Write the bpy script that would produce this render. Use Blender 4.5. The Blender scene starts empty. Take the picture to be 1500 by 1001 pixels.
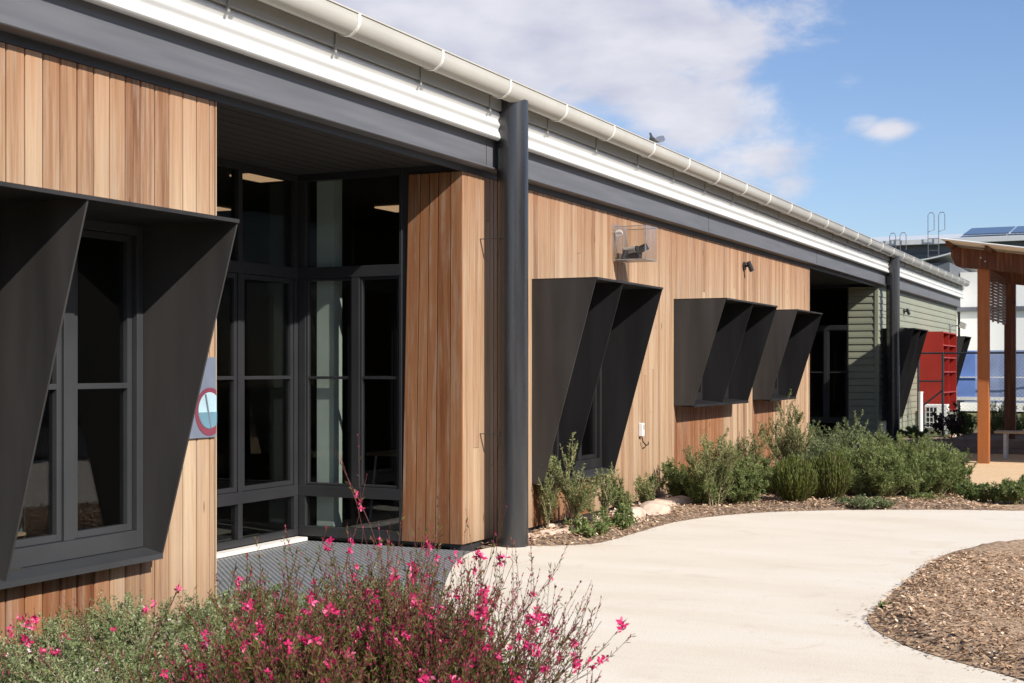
import bpy, math, random
import numpy as np
from mathutils import Vector, Matrix
R = math.radians
random.seed(7)
C = bpy.context.scene.collection

# ------------------------------------------------------------------ camera model
TH = 0.4474                      # heading, radians left of the facade line (+Y)
SN, CS = math.sin(TH), math.cos(TH)
CAMX, CAMZ, F = 5.41, 1.55, 2000.0
def at_z(px, py, z=0.0):
    t = F*(CAMZ-z)/(py-540.0); a = (px-750.0)/F
    return (CAMX - t*(SN - a*CS), t*(CS + a*SN), z)
def ppm(y_px):                   # pixels per metre for something standing on the ground at that row
    return (y_px-540.0)/CAMZ

# ------------------------------------------------------------------ materials
M = {}
def nt(name):
    m = bpy.data.materials.new(name); m.use_nodes = True
    n = m.node_tree.nodes; l = m.node_tree.links
    return m, n, l, n['Principled BSDF']
def N(n, t, **k):
    o = n.new(t)
    for a, v in k.items(): setattr(o, a, v)
    return o
def ramp(n, stops, interp='LINEAR'):
    r = n.new('ShaderNodeValToRGB'); r.color_ramp.interpolation = interp
    e = r.color_ramp.elements
    while len(e) < len(stops): e.new(0.5)
    for i, (p, c) in enumerate(stops):
        e[i].position = p; e[i].color = (*c, 1)
    return r
def simple(name, col, rough=0.5, metal=0.0, var=0.12, scale=6.0, bump=0.0, bscale=60, spec=0.5):
    m, n, l, p = nt(name)
    tc = N(n, 'ShaderNodeTexCoord'); nz = N(n, 'ShaderNodeTexNoise')
    nz.inputs['Scale'].default_value = scale; nz.inputs['Detail'].default_value = 6
    l.new(tc.outputs['Object'], nz.inputs['Vector'])
    r = ramp(n, [(0.3, tuple(c*(1-var) for c in col)), (0.7, tuple(min(1, c*(1+var)) for c in col))])
    l.new(nz.outputs['Fac'], r.inputs[0]); l.new(r.outputs[0], p.inputs['Base Color'])
    mr = N(n, 'ShaderNodeMapRange'); mr.inputs[3].default_value = rough*0.8; mr.inputs[4].default_value = min(1, rough*1.2)
    l.new(nz.outputs['Fac'], mr.inputs[0]); l.new(mr.outputs[0], p.inputs['Roughness'])
    p.inputs['Metallic'].default_value = metal
    p.inputs['Specular IOR Level'].default_value = spec
    if bump:
        b = N(n, 'ShaderNodeBump'); b.inputs['Strength'].default_value = bump; b.inputs['Distance'].default_value = 0.01
        z = N(n, 'ShaderNodeTexNoise'); z.inputs['Scale'].default_value = bscale; z.inputs['Detail'].default_value = 4
        l.new(tc.outputs['Object'], z.inputs['Vector']); l.new(z.outputs['Fac'], b.inputs['Height'])
        l.new(b.outputs[0], p.inputs['Normal'])
    M[name] = m
    return m
def timber(name, stops, grain=(1, 1, 1), sat=1.0, rough=0.6):
    """board timber: attribute 'tone' picks the colour of each board, stretched noise gives the grain"""
    m, n, l, p = nt(name)
    at = N(n, 'ShaderNodeAttribute', attribute_name='tone')
    sp = N(n, 'ShaderNodeSeparateColor'); l.new(at.outputs['Color'], sp.inputs[0])
    tc = N(n, 'ShaderNodeTexCoord')
    off = N(n, 'ShaderNodeVectorMath', operation='MULTIPLY_ADD')
    off.inputs[1].default_value = (1, 1, 1)
    cmb = N(n, 'ShaderNodeCombineXYZ')
    k = N(n, 'ShaderNodeMath', operation='MULTIPLY'); k.inputs[1].default_value = 37.0
    l.new(sp.outputs[1], k.inputs[0]); l.new(k.outputs[0], cmb.inputs[2]); l.new(k.outputs[0], cmb.inputs[0])
    l.new(tc.outputs['Object'], off.inputs[0]); l.new(cmb.outputs[0], off.inputs[2])
    mp = N(n, 'ShaderNodeMapping'); mp.inputs['Scale'].default_value = grain
    l.new(off.outputs[0], mp.inputs['Vector'])
    g = N(n, 'ShaderNodeTexNoise'); g.inputs['Scale'].default_value = 1.0; g.inputs['Detail'].default_value = 9; g.inputs['Roughness'].default_value = 0.65
    g.inputs['Distortion'].default_value = 0.6
    l.new(mp.outputs[0], g.inputs['Vector'])
    mp2 = N(n, 'ShaderNodeMapping'); mp2.inputs['Scale'].default_value = tuple(x*0.25 for x in grain)
    l.new(off.outputs[0], mp2.inputs['Vector'])
    g2 = N(n, 'ShaderNodeTexNoise'); g2.inputs['Scale'].default_value = 1.0; g2.inputs['Detail'].default_value = 3
    l.new(mp2.outputs[0], g2.inputs['Vector'])
    a1 = N(n, 'ShaderNodeMath', operation='MULTIPLY_ADD'); a1.inputs[1].default_value = 0.75
    l.new(g.outputs['Fac'], a1.inputs[0])
    a2 = N(n, 'ShaderNodeMath', operation='MULTIPLY_ADD'); a2.inputs[1].default_value = 0.5
    l.new(g2.outputs['Fac'], a2.inputs[0])
    a3 = N(n, 'ShaderNodeMath', operation='ADD'); a3.inputs[1].default_value = -0.62
    l.new(sp.outputs[0], a3.inputs[0]); l.new(a3.outputs[0], a2.inputs[2]); l.new(a2.outputs[0], a1.inputs[2])
    r0_ = ramp(n, stops); l.new(a1.outputs[0], r0_.inputs[0])
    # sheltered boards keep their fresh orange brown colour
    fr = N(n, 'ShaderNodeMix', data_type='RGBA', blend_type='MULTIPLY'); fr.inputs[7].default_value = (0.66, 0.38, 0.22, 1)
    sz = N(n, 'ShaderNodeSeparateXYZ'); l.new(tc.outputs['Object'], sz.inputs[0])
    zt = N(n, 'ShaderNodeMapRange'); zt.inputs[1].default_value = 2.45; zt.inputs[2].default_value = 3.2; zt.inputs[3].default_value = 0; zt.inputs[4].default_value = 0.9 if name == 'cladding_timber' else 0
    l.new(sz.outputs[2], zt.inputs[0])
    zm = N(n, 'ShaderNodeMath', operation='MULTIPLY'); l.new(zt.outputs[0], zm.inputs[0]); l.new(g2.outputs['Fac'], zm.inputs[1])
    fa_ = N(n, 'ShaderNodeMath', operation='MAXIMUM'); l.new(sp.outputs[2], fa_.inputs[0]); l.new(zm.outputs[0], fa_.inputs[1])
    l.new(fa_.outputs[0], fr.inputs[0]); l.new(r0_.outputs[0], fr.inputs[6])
    wv = N(n, 'ShaderNodeTexNoise'); wv.inputs['Scale'].default_value = 1.0; wv.inputs['Detail'].default_value = 8; wv.inputs['Roughness'].default_value = 0.7
    mpw = N(n, 'ShaderNodeMapping'); mpw.inputs['Scale'].default_value = (17, 17, 1.1); l.new(off.outputs[0], mpw.inputs['Vector']); l.new(mpw.outputs[0], wv.inputs['Vector'])
    wr = ramp(n, [(0.50, (0, 0, 0)), (0.72, (0.75, 0.75, 0.75))]); l.new(wv.outputs['Fac'], wr.inputs[0])
    gm = N(n, 'ShaderNodeMix', data_type='RGBA'); l.new(wr.outputs[0], gm.inputs[0]); l.new(fr.outputs[2], gm.inputs[6]); gm.inputs[7].default_value = (0.34, 0.26, 0.19, 1) if name == 'cladding_timber' else (0.3, 0.13, 0.06, 1)
    dk = ramp(n, [(0.24, (0.55, 0.5, 0.46)), (0.40, (1, 1, 1))]); l.new(wv.outputs['Fac'], dk.inputs[0])
    fr = N(n, 'ShaderNodeMix', data_type='RGBA', blend_type='MULTIPLY'); fr.inputs[0].default_value = 0.8; l.new(gm.outputs[2], fr.inputs[6]); l.new(dk.outputs[0], fr.inputs[7])
    class _R: outputs = [fr.outputs[2]]
    r = _R
    # knots
    vo = N(n, 'ShaderNodeTexVoronoi'); vo.inputs['Scale'].default_value = 1.0
    mp3 = N(n, 'ShaderNodeMapping'); mp3.inputs['Scale'].default_value = (2.2, 5.0, 1.3)
    l.new(off.outputs[0], mp3.inputs['Vector']); l.new(mp3.outputs[0], vo.inputs['Vector'])
    kr = ramp(n, [(0.03, (1, 1, 1)), (0.075, (0, 0, 0))]); l.new(vo.outputs['Distance'], kr.inputs[0])
    mx = N(n, 'ShaderNodeMix', data_type='RGBA', blend_type='MULTIPLY')
    l.new(kr.outputs[0], mx.inputs[0]); l.new(r.outputs[0], mx.inputs[6]); mx.inputs[7].default_value = (0.35, 0.25, 0.2, 1)
    # damp and splash stain near the ground
    sx = N(n, 'ShaderNodeSeparateXYZ'); l.new(tc.outputs['Object'], sx.inputs[0])
    sr = N(n, 'ShaderNodeMapRange'); sr.inputs[1].default_value = 0.05; sr.inputs[2].default_value = 0.45; sr.inputs[3].default_value = 0.55; sr.inputs[4].default_value = 0.0
    l.new(sx.outputs[2], sr.inputs[0])
    sm = N(n, 'ShaderNodeMath', operation='MULTIPLY'); l.new(sr.outputs[0], sm.inputs[0]); l.new(g2.outputs['Fac'], sm.inputs[1])
    mx2 = N(n, 'ShaderNodeMix', data_type='RGBA', blend_type='MIX')
    l.new(sm.outputs[0], mx2.inputs[0]); l.new(mx.outputs[2], mx2.inputs[6]); mx2.inputs[7].default_value = (0.12, 0.065, 0.035, 1)
    l.new(mx2.outputs[2], p.inputs['Base Color'])
    p.inputs['Roughness'].default_value = rough
    p.inputs['Specular IOR Level'].default_value = 0.3
    b = N(n, 'ShaderNodeBump'); b.inputs['Strength'].default_value = 0.35; b.inputs['Distance'].default_value = 0.004
    l.new(g.outputs['Fac'], b.inputs['Height']); l.new(b.outputs[0], p.inputs['Normal'])
    M[name] = m
    return m
def foliage(name, a, b, c=None, trans=0.25, rough=0.6):
    m, n, l, p = nt(name)
    at = N(n, 'ShaderNodeAttribute', attribute_name='tone')
    sp = N(n, 'ShaderNodeSeparateColor'); l.new(at.outputs['Color'], sp.inputs[0])
    st = [(0.0, a), (1.0, b)] if c is None else [(0.0, a), (0.6, b), (1.0, c)]
    r = ramp(n, st); l.new(sp.outputs[0], r.inputs[0])
    l.new(r.outputs[0], p.inputs['Base Color']); p.inputs['Roughness'].default_value = rough
    p.inputs['Specular IOR Level'].default_value = 0.25
    tr = N(n, 'ShaderNodeBsdfTranslucent'); l.new(r.outputs[0], tr.inputs['Color'])
    ms = N(n, 'ShaderNodeMixShader'); ms.inputs[0].default_value = trans
    l.new(p.outputs[0], ms.inputs[1]); l.new(tr.outputs[0], ms.inputs[2])
    l.new(ms.outputs[0], n['Material Output'].inputs['Surface'])
    M[name] = m
    return m
def glass(name, tint=(0.5, 0.52, 0.52), refl=1.0, rough=0.0, f0=0.035):
    m, n, l, p = nt(name); n.remove(p)
    t = N(n, 'ShaderNodeBsdfTransparent'); t.inputs['Color'].default_value = (*tint, 1)
    g = N(n, 'ShaderNodeBsdfGlossy'); g.inputs['Roughness'].default_value = rough; g.inputs['Color'].default_value = (refl, refl, refl, 1)
    lw = N(n, 'ShaderNodeLayerWeight'); lw.inputs['Blend'].default_value = 0.5
    pw = N(n, 'ShaderNodeMath', operation='POWER'); pw.inputs[1].default_value = 5.0; l.new(lw.outputs['Facing'], pw.inputs[0])
    f = N(n, 'ShaderNodeMath', operation='MULTIPLY_ADD'); f.inputs[1].default_value = 0.9; f.inputs[2].default_value = f0; l.new(pw.outputs[0], f.inputs[0])
    # slight ripple of the panes
    tc = N(n, 'ShaderNodeTexCoord'); z = N(n, 'ShaderNodeTexNoise'); z.inputs['Scale'].default_value = 1.3; z.inputs['Detail'].default_value = 1
    b = N(n, 'ShaderNodeBump'); b.inputs['Strength'].default_value = 0.05; b.inputs['Distance'].default_value = 0.05
    l.new(tc.outputs['Object'], z.inputs['Vector']); l.new(z.outputs['Fac'], b.inputs['Height']); l.new(b.outputs[0], g.inputs['Normal'])
    ms = N(n, 'ShaderNodeMixShader'); l.new(f.outputs[0], ms.inputs[0]); l.new(t.outputs[0], ms.inputs[1]); l.new(g.outputs[0], ms.inputs[2])
    l.new(ms.outputs[0], n['Material Output'].inputs['Surface'])
    M[name] = m
    return m
def emis(name, col, s):
    m, n, l, p = nt(name); p.inputs['Base Color'].default_value = (*col, 1)
    p.inputs['Emission Color'].default_value = (*col, 1); p.inputs['Emission Strength'].default_value = s
    M[name] = m

timber('cladding_timber', [(0.0, (0.085, 0.036, 0.018)), (0.22, (0.18, 0.092, 0.048)), (0.45, (0.31, 0.188, 0.107)), (0.7, (0.40, 0.275, 0.172)), (1.0, (0.49, 0.375, 0.255))], grain=(55, 55, 1.5))
timber('stained_post', [(0.0, (0.20, 0.055, 0.015)), (0.5, (0.36, 0.115, 0.03)), (1.0, (0.48, 0.19, 0.06))], grain=(30, 30, 2.0), rough=0.5)
timber('dark_stained_timber', [(0.0, (0.05, 0.017, 0.009)), (0.5, (0.10, 0.034, 0.015)), (1.0, (0.16, 0.06, 0.026))], grain=(20, 20, 2.0), rough=0.5)
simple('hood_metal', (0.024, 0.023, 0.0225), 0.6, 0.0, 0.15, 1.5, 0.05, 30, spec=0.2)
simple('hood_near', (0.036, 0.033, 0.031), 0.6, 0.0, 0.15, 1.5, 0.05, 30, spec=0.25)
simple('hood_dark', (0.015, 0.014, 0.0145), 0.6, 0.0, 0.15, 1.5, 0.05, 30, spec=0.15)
simple('window_metal', (0.033, 0.034, 0.036), 0.4, 0.0, 0.1, 3)
simple('door_metal', (0.022, 0.022, 0.024), 0.4, 0.0, 0.1, 3)
simple('beam_paint', (0.100, 0.100, 0.107), 0.5, 0.0, 0.08, 2.0, 0.05, 40)
simple('pipe_paint', (0.024, 0.0235, 0.0245), 0.27, 0.0, 0.15, 3.0, spec=0.6)
M['pipe_paint'].node_tree.nodes['Principled BSDF'].inputs['Coat Weight'].default_value = 0.12
M['pipe_paint'].node_tree.nodes['Principled BSDF'].inputs['Coat Roughness'].default_value = 0.10
simple('white_sheet', (0.56, 0.56, 0.54), 0.35, 0.0, 0.04, 1.2)
simple('gutter_paint', (0.41, 0.39, 0.345), 0.33, 0.0, 0.06, 2.0)
simple('bracket_paint', (0.74, 0.72, 0.66), 0.4, 0.0, 0.05, 4)
simple('fascia_paint', (0.25, 0.24, 0.215), 0.5, 0.0, 0.06, 2)
simple('flashing_dark', (0.03, 0.03, 0.032), 0.5)
simple('soffit_paint', (0.030, 0.026, 0.024), 0.7, 0, 0.1, 2)
simple('green_sheet', (0.225, 0.230, 0.165), 0.45, 0.0, 0.06, 1.5)
simple('red_paint', (0.30, 0.018, 0.010), 0.4, 0.0, 0.08, 3)
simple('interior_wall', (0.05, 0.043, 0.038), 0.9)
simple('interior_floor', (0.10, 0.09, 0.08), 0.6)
simple('pale_blind', (0.60, 0.66, 0.62), 0.7, 0, 0.04)
simple('white_paint', (0.75, 0.74, 0.71), 0.6, 0, 0.05)
simple('cream_wall', (0.72, 0.71, 0.67), 0.8, 0, 0.06, 0.6)
simple('grey_cladding', (0.11, 0.115, 0.13), 0.6, 0, 0.12, 0.8)
simple('solar_panel', (0.03, 0.04, 0.07), 0.15, 0, 0.1)
simple('galvanised', (0.42, 0.43, 0.45), 0.45, 0.7, 0.15, 8)
simple('black_plastic', (0.02, 0.02, 0.022), 0.4)
simple('fence_metal', (0.02, 0.022, 0.03), 0.4)
simple('blue_cloth', (0.16, 0.27, 0.62), 0.8, 0, 0.2, 2.0)
simple('pale_blue_cloth', (0.27, 0.33, 0.50), 0.8, 0, 0.15, 2.0)
simple('sandstone', (0.50, 0.37, 0.28), 0.9, 0, 0.28, 5, 0.7, 30)
simple('concrete_sill', (0.62, 0.58, 0.52), 0.8, 0, 0.08, 6, 0.2, 60)
simple('maroon_paint', (0.16, 0.03, 0.05), 0.5)
simple('slate_paint', (0.13, 0.15, 0.19), 0.5)
simple('teal_paint', (0.10, 0.20, 0.25), 0.5)
simple('pale_blue_paint', (0.33, 0.46, 0.50), 0.5)
simple('sleeper_timber', (0.16, 0.13, 0.115), 0.85, 0, 0.25, 5, 0.5, 30)
simple('bench_timber', (0.36, 0.27, 0.18), 0.7, 0, 0.15, 6)
simple('stem_red', (0.13, 0.045, 0.035), 0.6, 0, 0.3, 10)
simple('stem_brown', (0.17, 0.12, 0.07), 0.8, 0, 0.3, 10)
simple('stem_pale', (0.32, 0.25, 0.15), 0.8, 0, 0.3, 10)
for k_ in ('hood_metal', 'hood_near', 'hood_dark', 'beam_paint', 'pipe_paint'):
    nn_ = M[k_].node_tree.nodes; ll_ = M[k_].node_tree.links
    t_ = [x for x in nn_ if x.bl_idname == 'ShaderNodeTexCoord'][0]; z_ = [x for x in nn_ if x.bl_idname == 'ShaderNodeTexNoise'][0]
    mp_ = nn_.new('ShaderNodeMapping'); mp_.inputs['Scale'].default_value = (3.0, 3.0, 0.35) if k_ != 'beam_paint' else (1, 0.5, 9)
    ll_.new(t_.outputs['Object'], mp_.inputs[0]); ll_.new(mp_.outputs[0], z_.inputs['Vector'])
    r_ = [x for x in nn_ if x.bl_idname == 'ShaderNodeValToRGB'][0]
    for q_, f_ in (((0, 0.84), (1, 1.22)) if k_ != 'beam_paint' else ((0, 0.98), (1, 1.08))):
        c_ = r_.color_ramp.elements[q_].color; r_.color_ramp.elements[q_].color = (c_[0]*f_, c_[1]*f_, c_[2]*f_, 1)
glass('window_glass', (0.75, 0.76, 0.75))
glass('door_glass', (0.80, 0.82, 0.80))
glass('acrylic', (0.95, 0.95, 0.945), rough=0.1, f0=0.015)
emis('ceiling_lamp', (1.0, 0.62, 0.36), 0.4)
foliage('leaf_gaura', (0.035, 0.045, 0.008), (0.095, 0.115, 0.02), (0.16, 0.12, 0.04))
foliage('bud_gaura', (0.13, 0.018, 0.03), (0.30, 0.03, 0.07), (0.42, 0.05, 0.13))
foliage('petal_pink', (0.42, 0.010, 0.085), (0.66, 0.025, 0.16), (0.85, 0.22, 0.36), 0.25)
foliage('petal_white', (0.85, 0.6, 0.62), (0.9, 0.82, 0.8), None, 0.3)
foliage('leaf_greygreen', (0.075, 0.105, 0.035), (0.20, 0.245, 0.10), (0.40, 0.43, 0.25))
foliage('leaf_needle', (0.085, 0.115, 0.035), (0.215, 0.255, 0.085), (0.42, 0.44, 0.19), 0.4)
foliage('leaf_tussock', (0.05, 0.065, 0.012), (0.13, 0.15, 0.03), (0.25, 0.26, 0.07), 0.35)
foliage('leaf_olive', (0.075, 0.10, 0.03), (0.19, 0.22, 0.075), (0.40, 0.40, 0.18), 0.35)
foliage('leaf_silver', (0.09, 0.12, 0.05), (0.21, 0.25, 0.115), (0.38, 0.42, 0.23), 0.4)
foliage('leaf_bright', (0.07, 0.10, 0.03), (0.175, 0.225, 0.07), (0.34, 0.38, 0.16), 0.38)
foliage('leaf_purple', (0.05, 0.02, 0.025), (0.10, 0.05, 0.05), (0.12, 0.14, 0.06))
foliage('chip', (0.16, 0.095, 0.055), (0.50, 0.325, 0.195), (0.80, 0.63, 0.46), 0.0, 0.9)

def mat_concrete():
    m, n, l, p = nt('path_concrete')
    tc = N(n, 'ShaderNodeTexCoord')
    a = N(n, 'ShaderNodeTexNoise'); a.inputs['Scale'].default_value = 0.9; a.inputs['Detail'].default_value = 7; a.inputs['Roughness'].default_value = 0.6
    mp = N(n, 'ShaderNodeMapping'); mp.inputs['Scale'].default_value = (0.6, 2.0, 1); mp.inputs['Rotation'].default_value = (0, 0, R(20))
    l.new(tc.outputs['Object'], mp.inputs[0]); l.new(mp.outputs[0], a.inputs['Vector'])
    r = ramp(n, [(0.28, (0.61, 0.53, 0.42)), (0.5, (0.66, 0.59, 0.485)), (0.72, (0.69, 0.63, 0.535))])
    l.new(a.outputs['Fac'], r.inputs[0])
    v = N(n, 'ShaderNodeTexNoise'); v.inputs['Scale'].default_value = 90; v.inputs['Detail'].default_value = 3
    l.new(tc.outputs['Object'], v.inputs['Vector'])
    r2 = ramp(n, [(0.30, (0.82, 0.80, 0.77)), (0.5, (1, 1, 1))]); l.new(v.outputs['Fac'], r2.inputs[0])
    mx = N(n, 'ShaderNodeMix', data_type='RGBA', blend_type='MULTIPLY'); mx.inputs[0].default_value = 1
    l.new(r.outputs[0], mx.inputs[6]); l.new(r2.outputs[0], mx.inputs[7])
    # faint scattered stains
    s = N(n, 'ShaderNodeTexNoise'); s.inputs['Scale'].default_value = 3.2; s.inputs['Detail'].default_value = 8; s.inputs['Distortion'].default_value = 0.8
    l.new(tc.outputs['Object'], s.inputs['Vector'])
    r3 = ramp(n, [(0.58, (1, 1, 1)), (0.72, (0.93, 0.91, 0.885))]); l.new(s.outputs['Fac'], r3.inputs[0])
    mx2 = N(n, 'ShaderNodeMix', data_type='RGBA', blend_type='MULTIPLY'); mx2.inputs[0].default_value = 1
    l.new(mx.outputs[2], mx2.inputs[6]); l.new(r3.outputs[0], mx2.inputs[7])
    l.new(mx2.outputs[2], p.inputs['Base Color']); p.inputs['Roughness'].default_value = 0.85
    b = N(n, 'ShaderNodeBump'); b.inputs['Strength'].default_value = 0.25; b.inputs['Distance'].default_value = 0.006
    l.new(v.outputs['Fac'], b.inputs['Height'])
    b2 = N(n, 'ShaderNodeBump'); b2.inputs['Strength'].default_value = 0.22; b2.inputs['Distance'].default_value = 0.02
    l.new(a.outputs['Fac'], b2.inputs['Height']); l.new(b.outputs[0], b2.inputs['Normal']); l.new(b2.outputs[0], p.inputs['Normal'])
    M['path_concrete'] = m
mat_concrete()
def mat_ground(name, stops, s1, s2, bump):
    m, n, l, p = nt(name)
    tc = N(n, 'ShaderNodeTexCoord')
    a = N(n, 'ShaderNodeTexNoise'); a.inputs['Scale'].default_value = s1; a.inputs['Detail'].default_value = 10; a.inputs['Roughness'].default_value = 0.75
    l.new(tc.outputs['Object'], a.inputs['Vector'])
    v = N(n, 'ShaderNodeTexVoronoi'); v.inputs['Scale'].default_value = s2
    l.new(tc.outputs['Object'], v.inputs['Vector'])
    sp = N(n, 'ShaderNodeSeparateColor'); l.new(v.outputs['Color'], sp.inputs[0])
    ad = N(n, 'ShaderNodeMath', operation='MULTIPLY_ADD'); ad.inputs[1].default_value = 0.45; l.new(sp.outputs[0], ad.inputs[0])
    sc = N(n, 'ShaderNodeMath', operation='MULTIPLY_ADD'); sc.inputs[1].default_value = 0.9; sc.inputs[2].default_value = -0.18
    l.new(a.outputs['Fac'], sc.inputs[0]); l.new(sc.outputs[0], ad.inputs[2])
    r = ramp(n, stops); l.new(ad.outputs[0], r.inputs[0]); l.new(r.outputs[0], p.inputs['Base Color'])
    p.inputs['Roughness'].default_value = 0.95; p.inputs['Specular IOR Level'].default_value = 0.2
    b = N(n, 'ShaderNodeBump'); b.inputs['Strength'].default_value = bump; b.inputs['Distance'].default_value = 0.02
    l.new(ad.outputs[0], b.inputs['Height']); l.new(b.outputs[0], p.inputs['Normal'])
    M[name] = m
mat_ground('mulch', [(0.1, (0.13, 0.08, 0.045)), (0.45, (0.36, 0.24, 0.15)), (0.8, (0.55, 0.40, 0.27)), (1.0, (0.65, 0.52, 0.38))], 9, 45, 1.0)
mat_ground('sand', [(0.1, (0.50, 0.33, 0.18)), (0.5, (0.60, 0.42, 0.25)), (1.0, (0.68, 0.51, 0.33))], 3, 60, 0.4)
mat_ground('dry_ground', [(0.1, (0.07, 0.08, 0.03)), (0.5, (0.11, 0.12, 0.05)), (1.0, (0.18, 0.17, 0.08))], 0.8, 10, 0.5)
mat_ground('bed_soil', [(0.1, (0.10, 0.065, 0.045)), (0.45, (0.22, 0.15, 0.10)), (0.8, (0.38, 0.28, 0.20)), (1.0, (0.50, 0.40, 0.30))], 7, 40, 1.0)

# ------------------------------------------------------------------ mesh helpers
def finish(o, name, mat, parent, smooth=False):
    C.objects.link(o)
    if mat: o.data.materials.append(M[mat])
    if parent: o.parent = parent
    if smooth:
        o.data.polygons.foreach_set('use_smooth', [True]*len(o.data.polygons))
    return o
class MB:
    def __init__(s): s.v = []; s.f = []; s.t = []; s.tone = (0.5, 0.5, 0.0)
    def setT(s, a, b=0.5, c=0.0): s.tone = (a, b, c); return s
    def face(s, idx): s.f.append(idx); s.t.append(s.tone)
    def box(s, x0, y0, z0, x1, y1, z1):
        if x0 > x1: x0, x1 = x1, x0
        if y0 > y1: y0, y1 = y1, y0
        if z0 > z1: z0, z1 = z1, z0
        b = len(s.v)
        s.v += [(x0,y0,z0),(x1,y0,z0),(x1,y1,z0),(x0,y1,z0),(x0,y0,z1),(x1,y0,z1),(x1,y1,z1),(x0,y1,z1)]
        for q in ((0,3,2,1),(4,5,6,7),(0,1,5,4),(1,2,6,5),(2,3,7,6),(3,0,4,7)): s.face(tuple(b+i for i in q))
        return s
    def prism(s, poly, d):          # poly: list of 3d points, extruded by vector d
        b = len(s.v); n = len(poly)
        s.v += [tuple(p) for p in poly] + [tuple(p[i]+d[i] for i in range(3)) for p in poly]
        s.face(tuple(b+i for i in range(n))); s.face(tuple(b+n+i for i in reversed(range(n))))
        for i in range(n):
            j = (i+1) % n; s.face((b+i, b+n+i, b+n+j, b+j))
        return s
    def tube(s, pts, r, n=10, cap=True, r1=None):
        pts = [Vector(p) for p in pts]; b = len(s.v); k = len(pts)
        for i, p in enumerate(pts):
            d = (pts[min(i+1, k-1)]-pts[max(i-1, 0)]).normalized()
            u = d.cross(Vector((0.13, 0.21, 1)) if abs(d.z) < 0.9 else Vector((1, 0.1, 0))).normalized(); w = d.cross(u)
            rr = r if r1 is None else r+(r1-r)*i/(k-1)
            for j in range(n):
                a = 2*math.pi*j/n; q = p+u*(math.cos(a)*rr)+w*(math.sin(a)*rr); s.v.append(tuple(q))
        for i in range(k-1):
            for j in range(n):
                s.face((b+i*n+j, b+i*n+(j+1)%n, b+(i+1)*n+(j+1)%n, b+(i+1)*n+j))
        if cap:
            s.face(tuple(b+j for j in reversed(range(n)))); s.face(tuple(b+(k-1)*n+j for j in range(n)))
        return s
    def strip(s, prof, y0, y1, n=1):   # open profile (x,z) swept along Y
        b = len(s.v); k = len(prof)
        for i in range(n+1):
            y = y0+(y1-y0)*i/n
            s.v += [(p[0], y, p[1]) for p in prof]
        for i in range(n):
            for j in range(k-1):
                s.face((b+i*k+j, b+(i+1)*k+j, b+(i+1)*k+j+1, b+i*k+j+1))
        return s
    def disc(s, c, r, axis='x', th=0.004, n=28, sy=1.0):
        poly = []
        for j in range(n):
            a = 2*math.pi*j/n
            if axis == 'x': poly.append((c[0], c[1]+r*math.cos(a)*sy, c[2]+r*math.sin(a)))
            elif axis == 'z': poly.append((c[0]+r*math.cos(a), c[1]+r*math.sin(a), c[2]))
            else: poly.append((c[0]+r*math.cos(a), c[1], c[2]+r*math.sin(a)))
        d = {'x': (th, 0, 0), 'y': (0, th, 0), 'z': (0, 0, th)}[axis]
        return s.prism(poly, d)
    def build(s, name, mat, parent=None, smooth=False, bevel=0.0):
        me = bpy.data.meshes.new(name); me.from_pydata(s.v, [], s.f); me.update()
        at = me.color_attributes.new('tone', 'FLOAT_COLOR', 'CORNER')
        arr = np.empty((len(me.loops), 4), dtype=np.float32); arr[:, 3] = 1
        cnt = np.array([len(f) for f in s.f]); arr[:, :3] = np.repeat(np.array(s.t, dtype=np.float32), cnt, axis=0)
        at.data.foreach_set('color', arr.ravel())
        o = bpy.data.objects.new(name, me); finish(o, name, mat, parent)
        import bmesh
        bm = bmesh.new(); bm.from_mesh(me); bmesh.ops.recalc_face_normals(bm, faces=bm.faces)
        bm.to_mesh(me); bm.free()
        if smooth:
            me.polygons.foreach_set('use_smooth', [True]*len(me.polygons))
            me.set_sharp_from_angle(angle=R(40))
        if bevel:
            b = o.modifiers.new('Bevel', 'BEVEL'); b.width = bevel; b.segments = 2; b.limit_method = 'ANGLE'
        return o
def empty(name, loc=(0, 0, 0), rz=0):
    o = bpy.data.objects.new(name, None); C.objects.link(o); o.location = loc; o.rotation_euler = (0, 0, rz)
    o.empty_display_size = 0.2
    return o
def tag(o, label=None, cat=None, group=None, kind=None):
    if label: o['label'] = label
    if cat: o['category'] = cat
    if group: o['group'] = group
    if kind: o['kind'] = kind
    return o

# ------------------------------------------------------------------ SETTING: ground, path, beds
def tri_fill(pts):
    from mathutils.geometry import tessellate_polygon
    return tessellate_polygon([[Vector((x, y, 0)) for x, y in pts]])
def poly_sheet(name, pts, z, mat, thick=0.0):
    m = MB()
    n_ = len(pts); m.v = [(x, y, z) for x, y in pts]
    for t3 in tri_fill(pts): m.face(tuple(t3))
    if thick:
        m.v += [(x, y, z-thick) for x, y in pts]
        for i in range(n_): m.face((i, (i+1) % n_, n_+(i+1) % n_, n_+i))
    return m.build(name, mat)
def smooth_pts(pts, n=6):
    out = []
    P = [np.array(p, float) for p in pts]
    for i in range(len(P)-1):
        p0 = P[max(i-1, 0)]; p1 = P[i]; p2 = P[i+1]; p3 = P[min(i+2, len(P)-1)]
        for k in range(n):
            t = k/n
            q = 0.5*((2*p1)+(-p0+p2)*t+(2*p0-5*p1+4*p2-p3)*t*t+(-p0+3*p1-3*p2+p3)*t**3)
            out.append((q[0], q[1]))
    out.append(tuple(P[-1])); return out
g = poly_sheet('ground', [(-400, -60), (400, -60), (400, 600), (-400, 600)], -0.07, 'dry_ground'); tag(g, kind='structure')

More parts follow.
